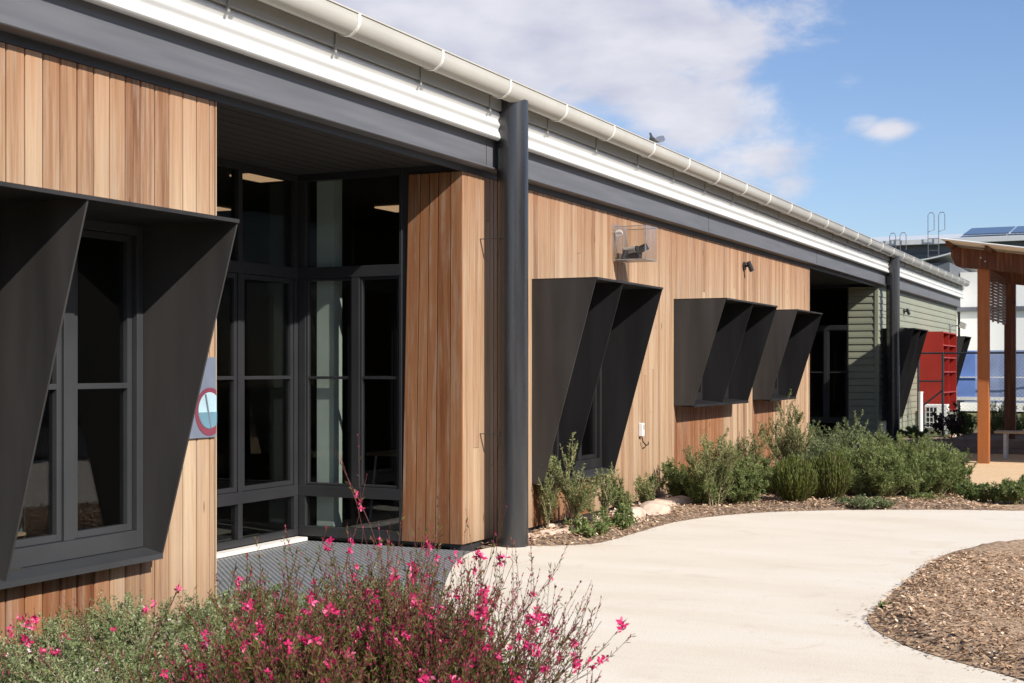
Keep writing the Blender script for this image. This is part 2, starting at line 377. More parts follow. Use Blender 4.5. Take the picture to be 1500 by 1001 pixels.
wall_edge_px = [(722, 801), (770, 800), (830, 799), (880, 795), (935, 780), (1000, 763), (1100, 752), (1230, 747.5), (1380, 747), (1500, 748.5)]
edge_a = smooth_pts([at_z(*p)[:2] for p in wall_edge_px])
last = edge_a[-1]
grate_edge = smooth_pts([(1.55, 7.05), (1.25, 7.6), (0.75, 8.6), (0.30, 9.6), (0.12, 10.2), (0.12, 10.55)])
bedfront = smooth_pts([(4.7, 2.0), (3.9, 3.6), (3.35, 4.6), (3.0, 5.25), (2.65, 5.9), (2.1, 6.6), (1.55, 7.05)])
path_poly = [(9.0, -12), (5.2, -12), (4.9, 0.5)] + bedfront[:-1] + grate_edge[:-1] + [(0.12, 10.55)] + edge_a[1:] + [(6.5, 16.6), (11, 17.4), (12, 13), (10.5, 7), (9.2, 0)]
pth = poly_sheet('path', path_poly, 0.0, 'path_concrete', 0.12); tag(pth, kind='structure')

# mulch bed: a real island raised over the path
island_px = [(1760, 900), (1640, 815), (1560, 799), (1500, 797), (1450, 799), (1400, 808), (1370, 821), (1330, 850), (1300, 877), (1278, 898), (1271, 908), (1280, 922), (1310, 938), (1350, 955), (1420, 975), (1500, 998), (1600, 1040), (1760, 1110)]
isl = smooth_pts([at_z(*p)[:2] for p in island_px], 5)
def bed_mesh(name, outline, z_edge, z_mid, mat, seed, step=0.12, edge_w=0.25, rough=0.02):
    """heightfield inside an outline"""
    rng = np.random.default_rng(seed)
    P = np.array(outline); x0, y0 = P.min(0); x1, y1 = P.max(0)
    import bmesh
    bm = bmesh.new()
    vs = [bm.verts.new((x, y, 0)) for x, y in outline]
    for t3 in tri_fill(outline): bm.faces.new([vs[i] for i in t3])
    def cut(n0, n1, axis):
        k = n0
        while k < n1:
            co = (k, 0, 0) if axis == 0 else (0, k, 0); no = (1, 0, 0) if axis == 0 else (0, 1, 0)
            bmesh.ops.bisect_plane(bm, geom=bm.verts[:]+bm.edges[:]+bm.faces[:], plane_co=co, plane_no=no)
            k += step
    cut(x0+step/2, x1, 0); cut(y0+step/2, y1, 1)
    Q = np.roll(P, -1, 0)
    for v in bm.verts:
        p = np.array((v.co.x, v.co.y)); d = Q-P; t = np.clip(((p-P)*d).sum(1)/np.maximum((d*d).sum(1), 1e-9), 0, 1)
        dist = np.sqrt((((P+d*t[:, None])-p)**2).sum(1)).min()
        k = min(1, dist/edge_w); k = k*k*(3-2*k)
        h = math.sin(p[0]*3.1+seed)*math.cos(p[1]*2.7)*0.5+math.sin(p[0]*7.3+p[1]*5.9)*0.3
        v.co.z = z_edge+(z_mid-z_edge)*k+k*(h*rough+rng.normal()*rough*0.35)
    me = bpy.data.meshes.new(name); bm.normal_update(); bm.to_mesh(me); bm.free()
    o = bpy.data.objects.new(name, me); finish(o, name, mat, None, True)
    for p_ in me.polygons:
        if p_.normal.z < 0: p_.flip()
    tag(o, kind='structure'); return o
mb = bed_mesh('mulch_bed', isl, 0.004, 0.07, 'mulch', 3)
# garden bed along the wall, beyond the downpipes
gw = [(0.12, 10.6)] + edge_a[1:] + [(3.5, 16.3), (3.1, 17.3), (2.8, 19.0), (2.55, 21.0), (2.1, 24.0), (1.4, 26.2), (1.4, 31.5), (-0.02, 31.5), (-0.02, 10.6)]
gb = bed_mesh('garden_bed', gw, -0.012, 0.03, 'bed_soil', 5, step=0.35, edge_w=0.35, rough=0.03)
gf = bed_mesh('front_garden_bed', [(-0.02, -6), (5.15, -6), (4.85, 0.5)] + bedfront + [(1.2, 6.97), (-0.02, 6.97)], -0.012, 0.02, 'bed_soil', 8, step=0.35)
# bed beyond the path on the right and sand court
poly_sheet('sand_court', [(1.2, 26.3), (1.9, 24.0), (2.35, 21.0), (2.6, 19.0), (2.9, 17.3), (3.3, 16.2), (4.3, 16.6), (6.3, 17.2), (12, 18.3), (30, 19.8), (30, 26.3)], -0.008, 'sand'); tag(bpy.data.objects['sand_court'], kind='structure')
fb = bed_mesh('far_garden_bed', [last, (6.5, 16.6), (12, 17.6), (30, 19), (30, 19.8), (12, 18.35), (6.3, 17.35), (4.3, 16.75), (3.55, 16.3)], -0.011, 0.02, 'mulch', 2, step=0.4)

# ribbed entry paving in the two recesses
def mat_ribbed():
    m, n, l, p = nt('ribbed_paving')
    tc = N(n, 'ShaderNodeTexCoord')
    w = N(n, 'ShaderNodeTexWave', wave_type='BANDS', bands_direction='DIAGONAL'); w.inputs['Scale'].default_value = 12; w.inputs['Distortion'].default_value = 1.0; w.inputs['Detail'].default_value = 1
    w2 = N(n, 'ShaderNodeTexNoise'); w2.inputs['Scale'].default_value = 5; w2.inputs['Detail'].default_value = 5
    l.new(tc.outputs['Object'], w.inputs['Vector']); l.new(tc.outputs['Object'], w2.inputs['Vector'])
    r = ramp(n, [(0.2, (0.09, 0.095, 0.10)), (0.55, (0.16, 0.165, 0.172)), (0.8, (0.21, 0.215, 0.22))])
    mm = N(n, 'ShaderNodeMath', operation='MULTIPLY_ADD'); mm.inputs[1].default_value = 0.5
    l.new(w2.outputs['Fac'], mm.inputs[0])
    m3 = N(n, 'ShaderNodeMath', operation='MULTIPLY'); m3.inputs[1].default_value = 0.6; l.new(w.outputs['Fac'], m3.inputs[0]); l.new(m3.outputs[0], mm.inputs[2])
    l.new(mm.outputs[0], r.inputs[0]); l.new(r.outputs[0], p.inputs['Base Color']); p.inputs['Roughness'].default_value = 0.6
    b = N(n, 'ShaderNodeBump'); b.inputs['Strength'].default_value = 0.6; b.inputs['Distance'].default_value = 0.008
    l.new(w.outputs['Fac'], b.inputs['Height']); l.new(b.outputs[0], p.inputs['Normal'])
    M['ribbed_paving'] = m
mat_ribbed()
ep = poly_sheet('entry_paving', [(-1.72, 6.97), (1.55, 7.045)] + grate_edge[1:-1] + [(0.115, 10.32), (-1.72, 10.32)], -0.004, 'ribbed_paving', 0.05); tag(ep, kind='structure')
ep = poly_sheet('entry_paving', [(-1.72, 22.9), (-0.03, 22.9), (-0.03, 28.78), (-1.72, 28.78)], 0.02, 'ribbed_paving', 0.08); tag(ep, kind='structure')

# ------------------------------------------------------------------ THE SCHOOL BUILDING
B = empty('school_building', (0, 0, 0))
tag(B, 'long low building clad in upright timber boards with black window hoods and a pale gutter', 'building')
WZ0, WZ1 = 0.05, 3.23
rb = random.Random(11)
def boards(mb_, y0, y1, x=0.0, holes=(), w=0.128, z0=WZ0, z1=WZ1):
    """upright boards on the plane X=x facing +X; holes = (ya,yb,za,zb)"""
    y = y0
    while y < y1-0.005:
        ww = w*rb.choice((0.72, 1, 1, 1, 1.06)); e = min(y+ww, y1)
        if y1-e < 0.04: e = y1
        cuts = sorted(set([y, e]+[c for h in holes for c in (h[0], h[1]) if y < c < e]))
        tone = min(1, max(0, rb.gauss(0.52, 0.13)))
        joint = rb.uniform(0.6, 2.9) if rb.random() < 0.28 else None
        t2 = min(1, max(0, rb.gauss(0.52, 0.13)))
        dz = rb.uniform(-0.0015, 0.0015)
        for a, b in zip(cuts[:-1], cuts[1:]):
            segs = [(z0, z1)]
            for h in holes:
                if h[0] < (a+b)/2 < h[1]:
                    ns = []
                    for s0, s1 in segs:
                        if h[3] <= s0 or h[2] >= s1: ns.append((s0, s1)); continue
                        if h[2] > s0: ns.append((s0, h[2]))
                        if h[3] < s1: ns.append((h[3], s1))
                    segs = ns
            g0 = 0.004 if a == y else 0; g1 = 0.004 if b == e else 0
            for s0, s1 in segs:
                parts = [(s0, s1, tone)]
                if joint and s0+0.1 < joint < s1-0.1: parts = [(s0, joint-0.0015, tone), (joint+0.0015, s1, t2)]
                for p0, p1, tt in parts:
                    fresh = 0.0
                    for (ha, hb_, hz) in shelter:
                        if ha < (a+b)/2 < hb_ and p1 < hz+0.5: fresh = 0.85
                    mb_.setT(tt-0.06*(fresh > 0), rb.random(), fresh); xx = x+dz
                    q0, q1 = a+g0, b-g1
                    ch = 0.006
                    mb_.prism([(xx-0.02, q0, p0), (xx-ch, q0, p0), (xx, q0+(ch if g0 else 0), p0), (xx, q1-(ch if g1 else 0), p0), (xx-ch, q1, p0), (xx-0.02, q1, p0)], (0, 0, p1-p0))
        y = e
HOOD = dict(full=(0.46, 0.115), short=(1.10, 0.25))
TOPZ, TOPD = 2.395, 0.66
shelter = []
hoods = [('full', [2.8, 3.95, 5.12, 6.31]), ('full', [11.71, 12.40, 13.54]), ('short', [15.82, 17.02, 18.19]), ('short', [19.32, 20.85])]
holes = [(h[1][0]+0.003, h[1][-1]-0.003, HOOD[h[0]][0]+0.012, TOPZ-0.006) for h in hoods]
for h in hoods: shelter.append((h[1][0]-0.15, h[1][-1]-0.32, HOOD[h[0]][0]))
# wall boards
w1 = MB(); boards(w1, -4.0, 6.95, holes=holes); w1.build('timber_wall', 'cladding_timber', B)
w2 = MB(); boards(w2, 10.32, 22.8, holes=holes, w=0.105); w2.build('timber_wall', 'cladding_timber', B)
# return faces of the first recess (boards on planes of constant Y)
def boards_y(y, x0, x1, sgn, w=0.125, z0=WZ0, z1=WZ1, lean=0.0):
    m = MB(); x = x0
    while x < x1-0.005:
        e = min(x+w*rb.choice((0.8, 1, 1.1)), x1)
        if x1-e < 0.04: e = x1
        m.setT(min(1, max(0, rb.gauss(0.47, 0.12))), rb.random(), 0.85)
        ya = y if sgn < 0 else y-0.02
        l0 = lean*(x1-x)/(x1-x0); l1 = lean*(x1-e)/(x1-x0)
        m.prism([(x+0.0045-l0, ya, z0), (e-0.0045-l1, ya, z0), (e-0.0045, ya, z1), (x+0.0045, ya, z1)], (0, 0.02, 0))
        x = e
    return m
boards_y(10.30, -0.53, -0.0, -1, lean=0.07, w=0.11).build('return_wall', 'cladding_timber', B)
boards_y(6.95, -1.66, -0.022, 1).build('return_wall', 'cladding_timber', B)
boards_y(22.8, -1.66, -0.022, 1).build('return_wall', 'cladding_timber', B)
cb = MB(); cb.setT(0.75, 0.3).box(-0.024, 6.953, WZ0, 0.002, 6.962, WZ1); cb.build('corner_trim', 'cladding_timber', B)
cb = MB(); cb.setT(0.8, 0.1).box(-0.024, 22.803, WZ0, 0.002, 22.815, WZ1)
cb.build('corner_trim', 'cladding_timber', B)
# wall core behind boards (with openings), plinth
core = MB()
def core_wall(y0, y1, hs):
    ys = sorted(set([y0, y1]+[c for h in hs for c in (h[0], h[1]) if y0 < c < y1]))
    for a, b in zip(ys[:-1], ys[1:]):
        hh = [h for h in hs if h[0] < (a+b)/2 < h[1]]
        if hh: core.box(-0.16, a, 0.03, -0.024, b, hh[0][2]); core.box(-0.16, a, hh[0][3], -0.024, b, 3.35)
        else: core.box(-0.16, a, 0.03, -0.024, b, 3.35)
core_wall(-4, 6.925, holes); core_wall(10.325, 22.775, holes)
core.box(-0.60, 10.324, 0.03, -0.161, 10.40, 3.35)
core.box(-0.14, -4, -0.1, -0.03, 6.92, 0.029); core.box(-0.14, 10.33, -0.1, -0.03, 22.77, 0.029)
core.build('wall_core', 'flashing_dark', B)
# green lapped-metal end of the building
def laps(mb_, axis, a0, a1, base, z0=0.05, z1=3.23, pitch=0.143, holes=()):
    z = z0; k = 0
    while z < z1-0.01:
        e = min(z+pitch, z1)
        segs = [(a0, a1)]
        for h in holes:
            if h[2] < (z+e)/2 < h[3]:
                ns = []
                for s0, s1 in segs:
                    if h[1] <= s0 or h[0] >= s1: ns.append((s0, s1)); continue
                    if h[0] > s0: ns.append((s0, h[0]))
                    if h[1] < s1: ns.append((h[1], s1))
                segs = ns
        for s0, s1 in segs:
            if axis == 'x':      # faces +X
                mb_.prism([(base-0.03, s0, z), (base, s0, z+0.006), (base-0.002, s0, z+pitch*0.35), (base-0.016, s0, e-0.002), (base-0.03, s0, e-0.002)], (0, s1-s0, 0))
            else:                # faces -Y
                mb_.prism([(s0, base+0.03, z), (s0, base, z+0.006), (s0, base+0.002, z+pitch*0.35), (s0, base+0.016, e-0.002), (s0, base+0.03, e-0.002)], (s1-s0, 0, 0))
        z = e
    return mb_
ghole = [(29.35, 31.05, 0.49, 2.36), (34.05, 36.35, 0.49, 2.42), (37.25, 38.45, 0.49, 2.36)]
lg = MB(); laps(lg, 'x', 28.86, 40.5, 0.0, holes=ghole); lg.build('metal_wall', 'green_sheet', B)
lr = MB(); laps(lr, 'y', -0.60, -0.06, 28.80); lr.build('return_wall', 'green_sheet', B)
ct = MB(); ct.box(-0.06, 28.79, 0.05, 0.006, 28.86, 3.23); ct.build('corner_trim', 'green_sheet', B)
ct = MB(); ct.box(-0.06, 40.5, 0.05, 0.006, 40.56, 3.23); ct.build('corner_trim', 'green_sheet', B)
core2 = MB()
for y0, y1 in ((28.87, 29.35), (31.05, 34.05), (36.35, 37.25), (38.45, 40.49)): core2.box(-0.16, y0, 0.03, -0.031, y1, 3.35)
for h in ghole: core2.box(-0.16, h[0], 0.03, -0.031, h[1], h[2]-0.002); core2.box(-0.16, h[0], h[3]+0.002, -0.031, h[1], 3.35)
core2.box(-9, 40.49, 0.0, -0.162, 40.55, 3.5)
core2.build('wall_core', 'flashing_dark', B)

# eave: flashing, beam, white corrugated strip, fascia, gutter, roof, soffits
EY0, EY1 = -6.0, 40.6
fl = MB(); fl.box(-0.02, EY0, 3.232, 0.012, EY1, 3.30); fl.build('head_flashing', 'flashing_dark', B)
bm_ = MB()
bm_.prism([(-0.10, EY0, 3.285), (0.115, EY0, 3.285), (0.122, EY0, 3.292), (0.122, EY0, 3.300), (0.10, EY0, 3.306), (0.10, EY0, 3.56), (-0.10, EY0, 3.56)], (0, EY1-EY0, 0))
bm_.build('eave_beam', 'beam_paint', B, bevel=0.002)
for y in (-1.0, 4.7, 10.55, 16.9, 22.9, 29.0, 34.9):
    sp_ = MB(); sp_.box(0.1005, y, 3.307, 0.103, y+0.004, 3.52); sp_.build('beam_joint', 'flashing_dark', B)
ws = MB(); prof = [(0.13, 3.545), (0.145, 3.533), (0.165, 3.530), (0.183, 3.537), (0.193, 3.550), (0.190, 3.566)]
for i in range(0, 31):
    z = 3.575+i*0.0068; prof.append((0.175+0.010*math.sin(i/31*2*math.pi*2.5+1.2), z))
ws.strip(prof, EY0, EY1); ws.build('corrugated_strip', 'white_sheet', B, smooth=True)
fa = MB(); fa.box(0.10, EY0, 3.783, 0.205, EY1, 3.885); fa.build('fascia', 'fascia_paint', B, bevel=0.003)
gt = MB(); cx, cz, rr = 0.305, 3.945, 0.092
pr = [(cx-rr, cz+0.035), (cx-rr, cz+0.0)]
for i in range(1, 20):
    a = math.pi+math.pi*i/20; pr.append((cx+rr*math.cos(a), cz+rr*math.sin(a)))
pr += [(cx+rr, cz+0.0), (cx+rr, cz+0.05), (cx+rr+0.004, cz+0.058), (cx+rr+0.008, cz+0.052), (cx+rr+0.010, cz+0.042)]
gt.strip(pr, EY0, 40.2)
gi = len(gt.v)
gto = gt.build('gutter', 'gutter_paint', B, smooth=True)
sol = gto.modifiers.new('Solid', 'SOLIDIFY'); sol.thickness = 0.003; sol.offset = -1
ge = MB(); ge.prism([(p[0], 40.2, p[1]) for p in pr[:-3]], (0, 0.01, 0)); ge.build('gutter_end', 'gutter_paint', gto)
# brackets: strap + hanger
def bracket_mesh():
    m = MB(); r2 = rr+0.004
    pts = []
    for i in range(-1, 19):
        a = math.pi*1.05+math.pi*0.95*i/18.0; pts.append((cx+r2*math.cos(a), cz+r2*math.sin(a)))
    pts.append((cx+r2, cz+0.045))
    for i in range(len(pts)-1):
        (x0, z0), (x1, z1) = pts[i], pts[i+1]
        dx, dz = x1-x0, z1-z0; L = math.hypot(dx, dz); nx, nz = dz/L*0.004, -dx/L*0.004
        m.prism([(x0, -0.015, z0), (x1, -0.015, z1), (x1+nx*1.6, -0.015, z1+nz*1.6), (x0+nx*1.6, -0.015, z0+nz*1.6)], (0, 0.03, 0))
    return m
b0 = bracket_mesh().build('gutter_bracket', 'bracket_paint', gto)
hb = MB(); hb.box(0.207, -0.008, 3.80, 0.216, 0.008, cz-0.01); hb.box(0.207, -0.012, 3.74, 0.213, 0.012, 3.80)
h0 = hb.build('gutter_hanger', 'fascia_paint', gto)
ys = [9.21+1.2*k for k in range(-5, 26)]
for i, y in enumerate(ys):
    for src in (b0, h0):
        o = src if i == 0 else src.copy()
        if i: C.objects.link(o); o.parent = gto
        o.location = (0, y, 0)
rf = MB()
# corrugated roof sheet rising behind the gutter
n = 1
rf.prism([(0.21, EY0, 4.00), (-9.5, EY0, 4.85), (-9.5, EY0, 4.81), (0.21, EY0, 3.965)], (0, 46.4, 0)); rf.build('roof', 'fascia_paint', B)
sf = MB(); sf.box(-1.9, 22.78, 3.302, -0.022, 28.82, 3.32); sf.build('soffit', 'soffit_paint', B)
sf = MB(); sf.box(-1.9, 6.9, 3.302, -0.022, 10.36, 3.32); sfo = sf.build('soffit', 'soffit_paint', B)
sj = MB()
for k in range(1, 14): sj.box(-0.03-k*0.14, 6.97, 3.296, -0.036-k*0.14, 10.29, 3.2995)
sj.build('soffit_joints', 'flashing_dark', sfo)
rs = MB(); rs.tube([(-0.55, 7.35, 3.298), (-0.55, 7.35, 3.27)], 0.05, 14); rs.build('smoke_detector', 'black_plastic', sfo, smooth=True)

# downpipes
def downpipes(y):
    m = MB()
    m.tube([(0.247, y, -0.06), (0.247, y, 3.885)], 0.138, 48)
    o = m.build('round_column', 'pipe_paint', B, smooth=True)
    for z in (0.98, 2.68):
        k = MB(); k.box(0.004, y-0.150, z-0.003, 0.22, y-0.130, z+0.003)
        k.build('pipe_bracket', 'hood_near', o)
    return o
downpipes(10.77); downpipes(29.15)

# window hoods (thin folded metal) with windows behind
def fin(y, zb, db, th=0.012):
    m = MB(); m.prism([(-0.02, y-th/2, zb), (db, y-th/2, zb), (TOPD, y-th/2, TOPZ), (-0.02, y-th/2, TOPZ)], (0, th, 0)); return m
def hood(ys_, kind, mat='hood_metal', backing=False):
    zb, db = HOOD[kind]; y0, y1 = ys_[0], ys_[-1]
    m = MB(); e = 0.0065
    m.prism([(-0.02, y0-e, TOPZ+0.001), (TOPD+0.004, y0-e, TOPZ+0.001), (TOPD+0.004, y0-e, TOPZ-0.020), (TOPD-0.004, y0-e, TOPZ-0.020), (TOPD-0.004, y0-e, TOPZ-0.011), (-0.02, y0-e, TOPZ-0.011)][::-1], (0, y1-y0+2*e, 0))
    o = m.build('window_hood', mat, B)
    first = y0 < 5
    for y in ys_:
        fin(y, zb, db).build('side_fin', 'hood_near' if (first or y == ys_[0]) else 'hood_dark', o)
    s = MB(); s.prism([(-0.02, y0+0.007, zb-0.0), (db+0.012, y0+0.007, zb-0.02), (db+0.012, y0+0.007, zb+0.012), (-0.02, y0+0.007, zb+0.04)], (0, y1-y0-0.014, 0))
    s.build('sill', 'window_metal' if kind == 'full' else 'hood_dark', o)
    return o
def frame_rect(m, x0, x1, y0, y1, z0, z1, w, wb=None):
    wb = wb or w
    m.box(x0, y0, z0, x1, y0+w, z1); m.box(x0, y1-w, z0, x1, y1, z1)
    m.box(x0, y0+w, z0, x1, y1-w, z0+wb); m.box(x0, y0+w, z1-w, x1, y1-w, z1)
def pane_x(name, mat, par, x, y0, y1, z0, z1):
    m = MB(); m.box(x, y0, z0, x+0.006, y1, z1); return m.build(name, mat, par)
def win(y0, y1, z0, z1, mull=None, midz=None, mt='window_metal'):
    f = MB(); frame_rect(f, -0.13, -0.019, y0, y1, z0, z1, 0.055, 0.10)
    o = f.build('window', mt, B, bevel=0.003)
    cols = [(y0+0.055, y1-0.055)]
    if mull:
        mm = MB(); mm.box(-0.13, mull-0.04, z0+0.10, -0.04, mull+0.04, z1-0.055); mm.build('mullion', mt, o, bevel=0.003)
        cols = [(y0+0.055, mull-0.04), (mull+0.04, y1-0.055)]
    for a, b in cols:
        s = MB(); frame_rect(s, -0.115, -0.055, a+0.002, b-0.002, z0+0.102, z1-0.057, 0.038)
        rows = [(z0+0.14, z1-0.095)]
        if midz:
            s.box(-0.115, a+0.04, midz-0.016, -0.055, b-0.04, midz+0.016); rows = [(z0+0.14, midz-0.016), (midz+0.016, z1-0.095)]
        s.build('sash', mt, o, bevel=0.003)
        for r0, r1 in rows: pane_x('pane', 'window_glass', o, -0.09, a+0.036, b-0.036, r0-0.004, r1+0.004)
    return o
for kind, ys_ in hoods:
    hood(ys_, kind)
    zb = HOOD[kind][0]
    for a, b in zip(ys_[:-1], ys_[1:]):
        wide = (b-a) > 0.9
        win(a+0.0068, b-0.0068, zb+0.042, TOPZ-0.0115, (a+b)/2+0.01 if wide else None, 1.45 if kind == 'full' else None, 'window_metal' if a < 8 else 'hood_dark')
for ys_ in ([29.33, 30.15, 31.07], [37.23, 38.47]):
    hood(ys_, 'full')
    for a, b in zip(ys_[:-1], ys_[1:]): win(a+0.02 if a == ys_[0] else a+0.007, b-0.02 if b == ys_[-1] else b-0.007, 0.505, 2.36, None, 1.45)
# the red boxed bay with shelves
rb_ = MB(); rb_.box(-0.02, 34.04, 0.48, 0.56, 34.07, 2.44); rb_.box(-0.02, 36.33, 0.48, 0.56, 36.36, 2.44)
rb_.box(-0.02, 34.07, 2.41, 0.56, 36.33, 2.44); rb_.box(-0.02, 34.07, 0.48, 0.56, 36.33, 0.52); rb_.box(-0.02, 34.07, 0.52, 0.01, 36.33, 2.41)
rbo = rb_.build('boxed_bay', 'red_paint', B)
for z in (0.95, 1.45, 1.8, 2.1):
    s = MB(); s.box(0.012, 34.072, z, 0.55, 36.328, z+0.03); s.build('shelf', 'red_paint', rbo)
s = MB(); s.box(0.012, 35.15, 0.522, 0.54, 35.18, 2.408); s.build('divider', 'red_paint', rbo)

# glazed screens in the recesses
def glazing(XR, ya, yb, y_ret, xr_end, nleft):
    """XR: plane of the long glazed wall, ya..yb its run; return wall of glass at y_ret from XR to xr_end"""
    o = empty('glazed_screen'); o.parent = B
    fr = MB()
    H = (0.10, 0.40, 0.50, 2.36, 2.46, 3.24)
    ys_ = [ya+(yb-0.10-ya)*i/nleft for i in range(nleft+1)]
    fr.box(XR-0.08, ya, 0.04, XR, yb, H[0]); fr.box(XR-0.08, ya, H[1], XR, yb, H[2]); fr.box(XR-0.08, ya, H[3], XR, yb, H[4]); fr.box(XR-0.08, ya, H[5], XR, yb, 3.30)
    for i, y in enumerate(ys_):
        for r0, r1 in ((H[0], H[1]), (H[2], H[3]), (H[4], H[5])): fr.box(XR-0.08, y-0.03, r0, XR-0.003, y+0.03, r1)
    for r0, r1 in ((H[0], H[1]), (H[2], H[3]), (H[4], H[5])): fr.box(XR-0.10, yb-0.07, r0, XR+0.0, yb-0.001, r1)
    # return
    Y = y_ret
    fr.box(XR+0.001, Y, 0.04, xr_end, Y+0.08, 0.13); fr.box(XR+0.001, Y, H[1], xr_end, Y+0.08, H[2]); fr.box(XR+0.001, Y, H[3], xr_end, Y+0.08, H[4]); fr.box(XR+0.001, Y, H[5], xr_end, Y+0.08, 3.30)
    xm = XR+(xr_end-XR)*0.56
    for x, w in ((XR+0.04, 0.035), (xm, 0.04), (xr_end-0.014, 0.014)):
        for r0, r1 in ((0.13, H[1]), (H[2], H[3]), (H[4], H[5])):
            if x == xm and r0 in (0.13, H[4]): continue
            fr.box(x-w, Y+0.003, r0, x+w, Y+0.08, r1)
    f = fr.build('frame', 'door_metal', o, bevel=0.003)
    sh = MB()
    for i in range(nleft):
        a, b = ys_[i]+0.03, ys_[i+1]-0.03
        if i == nleft-1: b = ys_[i+1]-0.03
        frame_rect(sh, XR-0.065, XR-0.015, a+0.003, b-0.003, H[2]+0.003, H[3]-0.003, 0.04); sh.box(XR-0.065, a+0.044, 1.455, XR-0.015, b-0.044, 1.485)
    sh.build('sash', 'door_metal', o, bevel=0.003)
    # door leaf in the return
    dr = MB()
    def fy(x0, x1, z0, z1, w):
        dr.box(x0, Y+0.015, z0, x0+w, Y+0.065, z1); dr.box(x1-w, Y+0.015, z0, x1, Y+0.065, z1)
        dr.box(x0+w, Y+0.015, z0, x1-w, Y+0.065, z0+w); dr.box(x0+w, Y+0.015, z1-w, x1-w, Y+0.065, z1)
        dr.box(x0+w, Y+0.02, 1.455, x1-w, Y+0.06, 1.48)
    fy(XR+0.077, xm-0.042, H[2]+0.003, H[3]-0.003, 0.02); fy(xm+0.042, xr_end-0.03, H[2]+0.003, H[3]-0.003, 0.022)
    dr.build('sash', 'door_metal', o, bevel=0.003)
    gl = MB()
    for r0, r1 in ((H[0], H[1]), (H[2], H[3]), (H[4], H[5])):
        for i in range(nleft): gl.box(XR-0.045, ys_[i]+0.03, r0, XR-0.039, ys_[i+1]-0.03, r1)
    gl.build('pane', 'door_glass', o)
    g2 = MB()
    for r0, r1 in ((0.13, H[1]), (H[2], H[3]), (H[4], H[5])): g2.box(XR+0.07, Y+0.038, r0, xr_end-0.028, Y+0.044, r1)
    g2.build('pane', 'door_glass', o)
    sl = MB(); sl.box(XR+0.004, ya, -0.0, XR+0.12, yb-0.1, 0.035); sl.build('threshold', 'concrete_sill', o, bevel=0.006)
glazing(-1.68, 6.98, 10.38, 10.30, -0.60, 4)
glazing(-1.68, 22.82, 28.88, 28.80, -0.60, 5)

# interior behind the glass
it = MB()
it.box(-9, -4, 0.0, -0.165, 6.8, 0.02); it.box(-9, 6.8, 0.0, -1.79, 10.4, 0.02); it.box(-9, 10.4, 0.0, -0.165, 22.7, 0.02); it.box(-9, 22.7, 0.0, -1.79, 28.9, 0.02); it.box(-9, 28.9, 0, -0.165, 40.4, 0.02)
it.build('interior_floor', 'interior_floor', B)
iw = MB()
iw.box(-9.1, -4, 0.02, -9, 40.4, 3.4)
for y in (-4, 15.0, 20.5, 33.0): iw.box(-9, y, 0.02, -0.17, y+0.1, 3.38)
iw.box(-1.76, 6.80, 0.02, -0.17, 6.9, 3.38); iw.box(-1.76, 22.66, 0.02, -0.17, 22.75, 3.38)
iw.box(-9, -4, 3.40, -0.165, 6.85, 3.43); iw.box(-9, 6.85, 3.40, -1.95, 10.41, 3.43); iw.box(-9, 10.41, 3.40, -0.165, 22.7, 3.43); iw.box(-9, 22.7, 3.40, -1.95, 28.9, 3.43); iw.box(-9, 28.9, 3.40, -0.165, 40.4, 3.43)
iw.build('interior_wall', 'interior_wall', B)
bl = MB(); bl.box(-1.55, 10.41, 0.03, -1.37, 10.55, 3.38); bl.build('interior_pillar', 'pale_blind', B)
for (x, y) in ((-2.4, 10.8), (-4.6, 12.6), (-2.5, 13.6), (-5.0, 8.5), (-3, 25)):
    m = MB(); m.box(x-0.24, y-0.24, 3.38, x+0.24, y+0.24, 3.395); m.build('ceiling_light', 'ceiling_lamp', B)

# ------------------------------------------------------------------ things fixed to or leaning on the building
def thing(name, loc, label, cat, group=None, rz=0):
    return tag(empty(name, loc, rz), label, cat, group)
# classroom furniture seen dimly through the glass
def table(loc, label):
    t = thing('table', loc, label, 'table', 'tables inside the glazed room')
    m = MB(); m.box(-0.6, -0.35, 0.66, 0.6, 0.35, 0.69); m.build('table_top', 'bench_timber', t, bevel=0.004)
    for sx in (-1, 1):
        for sy in (-1, 1):
            l = MB(); l.tube([(sx*0.52, sy*0.28, 0.66), (sx*0.57, sy*0.32, 0)], 0.016, 8); l.build('leg', 'galvanised', t)
table((-2.7, 9.3, 0.02), 'low table behind the long glazed screen beside the corner post')
table((-1.2, 12.0, 0.02), 'low table inside the room behind the return glass')
bc = thing('bookcase', (-1.25, 4.6, 0.02), 'bookcase full of books seen dimly through the near window', 'bookcase')
m = MB(); m.box(-0.3, 0, 0, -0.28, 2.2, 1.9)
for z in (0.0, 0.45, 0.9, 1.35, 1.88): m.box(-0.279, 0, z, 0.0, 2.2, z+0.02)
for y in (0, 0.72, 1.46, 2.18): m.box(-0.278, y, 0.021, -0.001, y+0.02, 1.88)
m.build('carcass', 'bench_timber', bc)
for mi, mt_ in enumerate(('maroon_paint', 'teal_paint', 'bench_timber', 'white_paint', 'leaf_olive')):
    m = MB(); rq = random.Random(40+mi)
    for z in (0.021, 0.471, 0.921, 1.371):
        for k in range(12):
            y = 0.03+rq.random()*2.05; m.box(-0.25, y, z, -0.06+rq.random()*0.03, y+0.02+0.03*rq.random(), z+0.2+rq.random()*0.16)
    tag(m.build('books', mt_, bc), kind='stuff')
